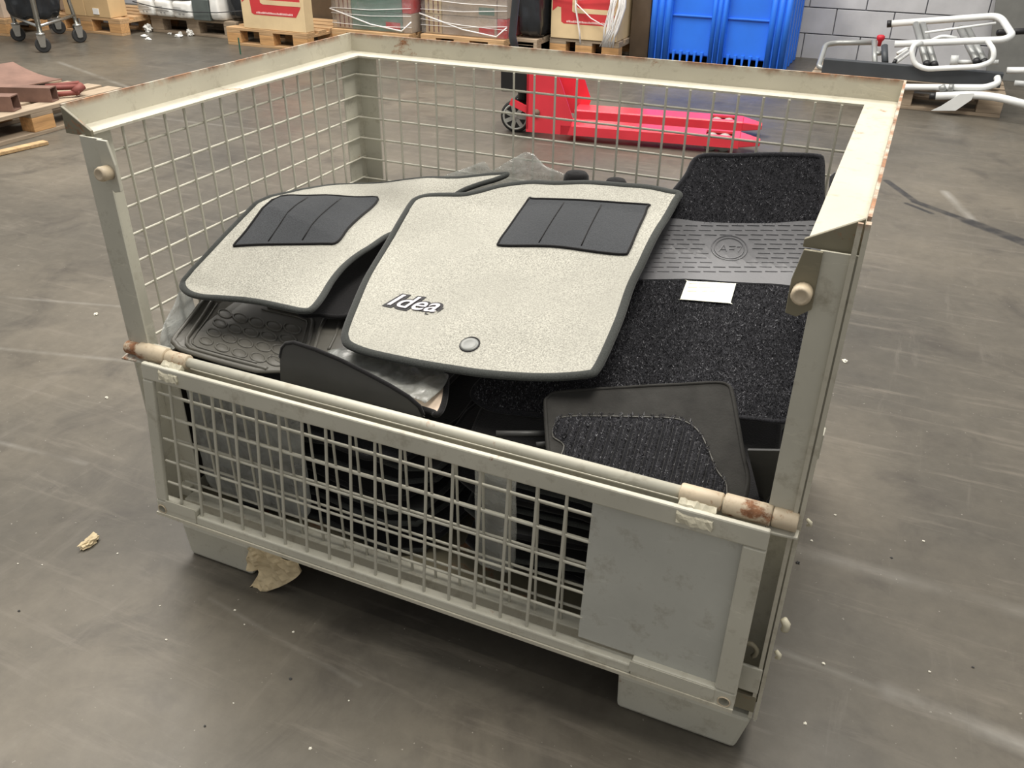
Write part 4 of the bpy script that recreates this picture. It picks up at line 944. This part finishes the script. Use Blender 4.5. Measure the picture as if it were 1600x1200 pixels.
b = MB(); b.bar((-3.05, 1.90, 0.012), (-3.00, 2.24, 0.010), 0.05, 0.02); tag(obj('wood_splinter', b, 'splinter_wood', None, loc=(-3.03, 2.07, 0), bevel=0.004), 'loose pale wood lath on the floor by the steel pallet', 'wood')

# --- cart on castors with black bags, far left
cart = thing('castor_cart', 'chrome tube cart on twin castors holding black bags', 'cart', (-5.4, 4.5, 0))
def castor(p, ax):
    p = Vector(p); ax = Vector(ax).normalized(); f = Vector((-ax.y, ax.x, 0))
    o = None
    b = MB(); b.lathe(p - ax * 0.014, ax, [(0, 0.052), (0.004, 0.06), (0.024, 0.06), (0.028, 0.052)], 20); o = obj('castor_wheel', b, 'tyre', cart)
    for s in (-1, 1):
        b = MB(); b.prism([p + ax * s * 0.022 + f * a + Vector((0, 0, z)) for a, z in ((-.02, -.015), (.02, -.015), (.034, .075), (-.034, .075))], ax * s * 0.004); obj('castor_fork', b, 'chrome', o)
    b = MB(); b.lathe(p - ax * 0.020, ax, [(0, 0.022), (0.04, 0.022)], 14); obj('hub', b, 'wheel_grey', o, smooth=True)
    b = MB(); b.lathe(p + Vector((0, 0, 0.075)), (0, 0, 1), [(0, 0.034), (0.015, 0.034), (0.02, 0.02)], 14); obj('castor_top', b, 'chrome', o, smooth=True)
castor((-5.33, 4.25, 0.06), (0.75, -0.66, 0)); castor((-5.46, 4.74, 0.06), (0.9, -0.4, 0)); castor((-5.98, 4.55, 0.06), (0.75, -0.66, 0)); castor((-6.0, 5.0, 0.06), (0.75, -0.6, 0))
for A, B_, r_ in (((-5.33, 4.25, .15), (-5.29, 4.24, 1.0), .020), ((-5.46, 4.74, .15), (-5.58, 4.76, .75), .016), ((-5.98, 4.55, .15), (-6.02, 4.5, 1.0), .018), ((-6.0, 5.0, .15), (-6.0, 5.0, 1.0), .018)):
    b = MB(); b.tube([A, B_], r_, 12); obj('upright_tube', b, 'chrome', cart, smooth=True)
for A, B_ in (((-5.33, 4.25, .20), (-5.47, 4.74, .22)), ((-5.33, 4.25, .20), (-5.98, 4.55, .20)), ((-5.98, 4.55, .2), (-6.0, 5.0, .2)), ((-5.29, 4.24, .98), (-6.02, 4.5, .98))):
    b = MB(); b.tube([A, B_], .012, 10); obj('cross_tube', b, 'chrome', cart, smooth=True)
pack('black_sack', 'shiny black plastic sack slumped on the castor cart', -5.90, -5.50, 4.42, 4.68, 0.212, 0.85, 'black_wrap', 0.02, 'sack', 4)
# --- pallets of cartons behind the cart
make_pallet('wooden pallet under the tall brown cartons at the back', (-5.82, 5.56, 0), 0.0, 0.84, 0.8)
carton('tall plain brown carton with a white label', -6.06, -5.80, 5.16, 5.36, 0.146, 0.95, 'cardboard', False)
t = carton('tall plain brown carton beside the white wrapped stack', -5.795, -5.50, 5.16, 5.36, 0.146, 0.95, 'cardboard', False)
b = MB(); b.box(-5.70, -5.63, 5.154, 5.159, 0.17, 0.22); obj('label', b, 'white_label', t)
make_pallet('wooden pallet at the far left behind the castor cart', (-6.78, 5.08, 0), 0.0, 1.0, 0.8)
carton('big brown carton on the far left pallet', -7.2, -6.32, 4.72, 5.4, 0.146, 0.9, 'cardboard_grey', True)
# --- white wrapped stack
make_pallet('low wooden pallet under the white wrapped stack', (-4.87, 5.90, 0), 0.0, 1.0, 0.8, 'pallet_wood_grey', 'pallet_wood_grey')
ws = [(-5.44, -5.235), (-5.23, -5.025), (-5.02, -4.80)]
for k, (x0, x1) in enumerate(ws):
    t = pack('white_sack', 'white printed sack in the strapped stack, %s' % ('at the brown carton end' if k == 0 else 'in the middle' if k == 1 else 'next to the grey green panel'), x0, x1, 5.42, 5.9, 0.148, 0.30, 'white_wrap', 0.004, 'sack', 3 + k)
    b = MB()
    for zz, a0, a1 in ((0.24, .15, .55), (0.225, .15, .8), (0.205, .1, .9), (0.185, .4, .48), (0.185, .6, .68)): b.box(x0 + (x1 - x0) * a0, x0 + (x1 - x0) * a1, 5.409, 5.4125, zz, zz + (0.004 if zz != 0.185 else 0.009))
    obj('sack_print', b, 'print_dark', t)
for k in range(2): pack('white_sack', 'white sack in the upper layer of the strapped stack', -5.44 + 0.32 * k, -5.125 + 0.32 * k, 5.42, 5.9, 0.303, 0.50, 'white_wrap', 0.004, 'sack', 12 + k, 'upper white sacks')
b = MB(); b.box(-4.79, -4.605, 5.44, 5.9, 0.146, 0.32); tag(obj('stack_panel', b, 'panel_green_grey', None, loc=(-4.7, 5.6, 0.11), bevel=0.004), 'grey green panel end in the strapped stack', 'panel')
pack('white_sack', 'narrow white sack right of the grey green panel', -4.60, -4.49, 5.44, 5.9, 0.148, 0.45, 'white_wrap', 0.004, 'sack', 20)
pack('black_bale', 'black plastic wrapped bale beside the red printed box', -4.47, -4.26, 5.52, 6.1, 0.155, 0.75, 'black_wrap', 0.012, 'bale', 8)
b = MB(); b.tube([(-5.45, 5.405, .265), (-5.2, 5.395, .235), (-4.8, 5.40, .215), (-4.5, 5.42, .225), (-4.1, 5.48, .265)], .008, 6, ry=.004); tag(obj('strap', b, 'strap_black', None, smooth=True, loc=(-5.45, 5.405, .2)), 'black strap round the white wrapped stack', 'strap')
rn = random.Random(5)
for k in range(8):
    px, py = rn.choice([(224, 44), (232, 52), (228, 60), (275, 52), (281, 57), (298, 58), (304, 50), (216, 56)]), 0
    px, py = [(224, 42), (232, 50), (226, 58), (272, 52), (280, 58), (299, 56), (306, 50), (232, 62)][k]
    p = at_z(px, py, 0.0); sz = 0.012 + .018 * rn.random()
    crumple('film_scrap', 'scrap of torn white film under the front of the strapped stack', 'film scrap', (p.x, min(p.y, 5.46), 0.0), sz * 1.3, sz, sz * 2.2 if k in (0, 1, 5, 6) else sz * .8, 'white_wrap', 30 + k, 'torn film scraps')
# --- red printed boxes on pallets
def red_box(label, x0, x1, y0, y1, z0, z1, flip):
    t = thing('printed_box', label, 'box', ((x0 + x1) / 2, (y0 + y1) / 2, z0))
    b = MB(); b.box(x0, x1, y0, y1, z0, z1); obj('box_body', b, 'cardboard_pale', t, bevel=0.004)
    w_, h_ = x1 - x0, 0.30
    def pl(poly, mat, nm, dy):
        b = MB(); b.prism([(x0 + u * w_, y0 - dy, z0 + v * h_) for u, v in poly], (0, 0.0008, 0)); return obj(nm, b, mat, t)
    top = (z1 - z0) / h_ - 0.04
    pl([(0.02, 0.68), (0.10, 0.80), (0.15, 0.78), (0.16, 0.42), (0.20, 0.38), (0.87, 0.38), (0.95, 0.62), (0.95, top), (0.02, top)], 'print_red', 'red_print', 0.001)
    pl([(0.32, 1.3), (0.32, 0.70), (0.36, 0.66), (0.96, 0.66), (0.96, 0.78), (0.42, 0.78), (0.39, 0.81), (0.39, 1.3)], 'cardboard_pale', 'print_line', 0.0018)
    pl([(0.60, 1.06), (0.96, 1.06), (0.96, 1.14), (0.60, 1.14)], 'cardboard_pale', 'print_line', 0.0018)
    b = MB(); u = 0.24; rn = random.Random(2)
    while u < 0.82:
        wd = rn.uniform(.010, .018); b.box(x0 + u * w_, x0 + (u + wd) * w_, y0 - 0.0022, y0 - 0.0014, z0 + 0.415 * h_, z0 + (0.455 + rn.choice([0, .012])) * h_); u += wd + 0.006
    obj('small_print', b, 'print_white', t)
    return t
make_pallet('wooden pallet under the red printed box', (-3.86, 5.66, 0), 0.0, 0.84, 0.8)
red_box('red printed cardboard box standing alone on a wooden pallet', -4.09, -3.45, 5.27, 5.39, 0.146, 0.75, False)
b = MB(); p = at_z(376, 85, 0.0); b.bar(p, p + Vector((0.0, 0, 0.13)), 0.012, 0.004); tag(obj('green_strip', b, 'strip_green', None, loc=p), 'thin green strap end hanging down before the pallet', 'strap')
make_pallet('wooden pallet under the film wrapped red printed box', (-1.27, 6.44, 0), 0.0, 0.60, 0.8, 'pallet_wood_grey')
red_box('red printed cardboard box with torn stretch film hanging over it', -1.56, -0.99, 6.03, 6.5, 0.146, 0.62, True)
# --- stretch wrapped carton stacks
def wrapped(label, x0, x1, y0, y1, z1, seed, side_mat, front_mat):
    make_pallet('wooden pallet under the %s' % label, ((x0 + x1) / 2, (y0 + y1) / 2 + .02, 0), 0.0, x1 - x0, 0.8)
    rn = random.Random(seed); rows = int((z1 - 0.146) / 0.15)
    for r_ in range(rows):
        z0 = 0.146 + r_ * 0.15
        for c_, (a, d) in enumerate(((x0 + .01, x0 + 0.165), (x0 + 0.17, x1 - 0.10), (x1 - 0.095, x1 - .01))):
            mt = [side_mat, front_mat, 'print_red' if (r_ + seed) % 2 == 0 else 'cardboard_grey'][c_]
            if c_ == 1 and r_ >= 2: mt = 'cardboard_grey'
            t = carton('carton in the %s, %s column, %s layer' % (label, ('striped end', 'wide middle', 'narrow end')[c_], ('bottom', 'second', 'third', 'top')[min(r_, 3)]), a, d, y0 + .02, y1, z0, z0 + 0.147, mt, False, 'cartons in the %s' % label)
            if c_ == 0:
                for i in range(3): b = MB(); xx = a + 0.03 + i * 0.045; b.box(xx, xx + 0.012, y0 + .0185, y0 + .0198, z0 + .01, z0 + .137); obj('print_stripe', b, 'rust_red', t)
            if c_ == 1:
                b = MB(); b.box(d - 0.16, d - 0.02, y0 + .0185, y0 + .0198, z0 + .02, z0 + .075); obj('red_label', b, 'print_red' if r_ != 1 else 'print_green', t)
    t = thing('stretch_film', 'stretch film wound round the %s' % label, 'film', ((x0 + x1) / 2, y0, 0.1))
    n = 16; b = MB(); vs = []; fs = []
    for j in range(9):
        z = 0.15 + (z1 - 0.15) * j / 8
        path = [(x0 - .006, y1), (x0 - .006, y0)] + [(x0 - .006 + (x1 - x0 + .012) * i / n, y0 - .004) for i in range(n + 1)] + [(x1 + .006, y0), (x1 + .006, y1)]
        for i, (x, y) in enumerate(path): vs.append((x + .004 * hn(i, j, seed), y - .012 + .008 * hn(i * .7, j * .9, seed), z))
    m_ = n + 5
    for j in range(8):
        for i in range(m_ - 1): fs.append((j * m_ + i, j * m_ + i + 1, (j + 1) * m_ + i + 1, (j + 1) * m_ + i))
    b.add(vs, fs); obj('film_skin', b, 'stretch_film', t, smooth=True)
    for k in range(7):
        z = 0.20 + k * (z1 - .24) / 8 + rn.uniform(-.02, .02); dz = rn.uniform(-.04, .05)
        b = MB(); b.tube([(x0 - .010, y0 - .018, z), ((x0 + x1) / 2, y0 - .026, z + dz * .4 - 0.01), (x1 + .010, y0 - .018, z + dz)], 0.007 + .004 * rn.random(), 6, ry=0.002); obj('film_band', b, 'film_strand', t, smooth=True)
    b = MB(); b.tube([(x0 - .022, y0 - .02, .30), ((x0 + x1) / 2, y0 - .03, .20), (x1 - .08, y0 - .03, .165), (x1 + .01, y0 - .02, .24)], 0.006, 6); obj('film_band', b, 'film_strand', t, smooth=True)
wrapped('film wrapped stack with green printed cartons', -3.42, -2.655, 5.65, 6.3, 0.75, 3, 'cardboard_grey', 'print_green')
wrapped('film wrapped stack with pale cartons', -2.60, -1.83, 5.75, 6.4, 0.78, 6, 'cardboard_pale', 'cardboard_grey')
pack('black_bale', 'black film wrapped bale behind the pallet truck handle', -1.80, -1.60, 5.88, 6.6, 0.155, 0.8, 'black_wrap', 0.015, 'bale', 14)
make_pallet('narrow wooden pallet under the black film wrapped bale', (-1.71, 6.26, 0), 0.0, 0.2, 0.8, 'pallet_wood_grey', 'pallet_wood_grey')
t = thing('torn_film', 'bunch of torn white stretch film hanging beside the red printed box', 'film', (-1.0, 5.95, 0.1))
rn = random.Random(8)
for k in range(16):
    x = -1.05 + 0.12 * rn.random(); top = (x + rn.uniform(-.01, .06), 5.97, 0.62); b = MB()
    b.tube([top, (x + rn.uniform(-.02, .03), 5.955, .42), (x - .02 + rn.uniform(-.02, .02), 5.95, .25), (x - .05 + rn.uniform(-.03, .02), 5.945, .12)], [.012, .010, .009, .006], 6, ry=.004); obj('film_strand', b, 'film_strand', t, smooth=True)
for P in ([(-1.34, 5.99, .55), (-1.33, 5.985, .38), (-1.29, 5.98, .22), (-1.275, 5.98, .12)], [(-1.33, 5.99, .42), (-1.2, 5.985, .32), (-1.08, 5.98, .27)], [(-1.55, 5.99, .47), (-1.3, 5.985, .45), (-1.0, 5.98, .48)]):
    b = MB(); b.tube(P, .010, 6, ry=.003); obj('film_strand', b, 'film_strand', t, smooth=True)
# dark stacks that fill the gaps behind the row
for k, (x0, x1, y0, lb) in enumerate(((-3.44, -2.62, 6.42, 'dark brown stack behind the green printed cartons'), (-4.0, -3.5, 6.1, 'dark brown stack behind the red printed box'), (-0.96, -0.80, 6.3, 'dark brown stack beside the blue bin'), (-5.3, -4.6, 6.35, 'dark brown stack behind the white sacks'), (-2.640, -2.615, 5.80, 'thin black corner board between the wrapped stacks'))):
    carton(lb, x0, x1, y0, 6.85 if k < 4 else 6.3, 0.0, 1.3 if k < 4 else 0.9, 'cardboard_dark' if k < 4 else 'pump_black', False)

# ------------------------------------------------------------------ bits on the floor
p = at_z(140, 850, 0); crumple('paper_scrap', 'crumpled pale paper scrap alone on the floor left of the crate', 'scrap', p, 0.013, 0.022, 0.012, 'paper_scrap', 3)
# torn cardboard stuck under the left foot
P = [(386, 858), (400, 858), (430, 868), (444, 880), (462, 884), (463, 900), (452, 912), (420, 921), (396, 915), (402, 896), (385, 890)]
q = [at_y(a, c_, -0.020 - 0.010 * ((c_ - 858) / 60)) for a, c_ in P]; poly = catmull([(v.x, v.z) for v in q], 4)
zmin = min(v[1] for v in poly)
mp = lambda x, z: (x, -0.012 - 0.35 * max(0, 0.05 - z) + 0.010 * hn(x * 40, z * 40, 2) - 0.01 * abs(hn(x * 70, z * 70, 4)), max(0.001, z))
o = obj('torn_cardboard', sheet(poly, mp, (0, -1, 0), 0.004, 0.006), 'paper_scrap', None, loc=(q[5].x, -0.03, 0)); tag(o, 'torn crumpled cardboard scrap stuck against the left foot of the crate', 'cardboard')
bits = [(1247, 880, 5), (1160 + 345 / 2.727, 760 + 757 / 2.727, 4), (1452, 1050, 3), (1305, 805, 3), (1268, 845, 3), (1393, 872, 3), (1443, 846, 3), (260, 1000, 3), (367, 954, 3), (458, 988, 3), (320, 1135, 3), (28, 881, 2), (66, 883, 2), (365, 1099, 2), (485, 1170, 4), (454, 1061, 4), (382, 976, 2), (250, 947, 2), (184, 865, 2), (545, 1095, 2), (30, 955, 3), (150, 492, 5), (167, 424 + 198, 4), (1320, 565, 6), (1258, 1131, 4), (1520, 1043, 3)]
for k, (a, c_, s) in enumerate(bits):
    p = at_z(a, c_, 0); sc = s * (p - CAM_LOC).length / F_PX * 0.55
    crumple('debris_chip', 'tiny pale chip of debris on the concrete floor', 'debris', p, sc * (1 + .5 * hn(k, 1)), sc * 0.8, sc * 0.9, 'chip_white' if k % 5 else 'black_rubber', k * 1.7, 'debris chips on the floor')
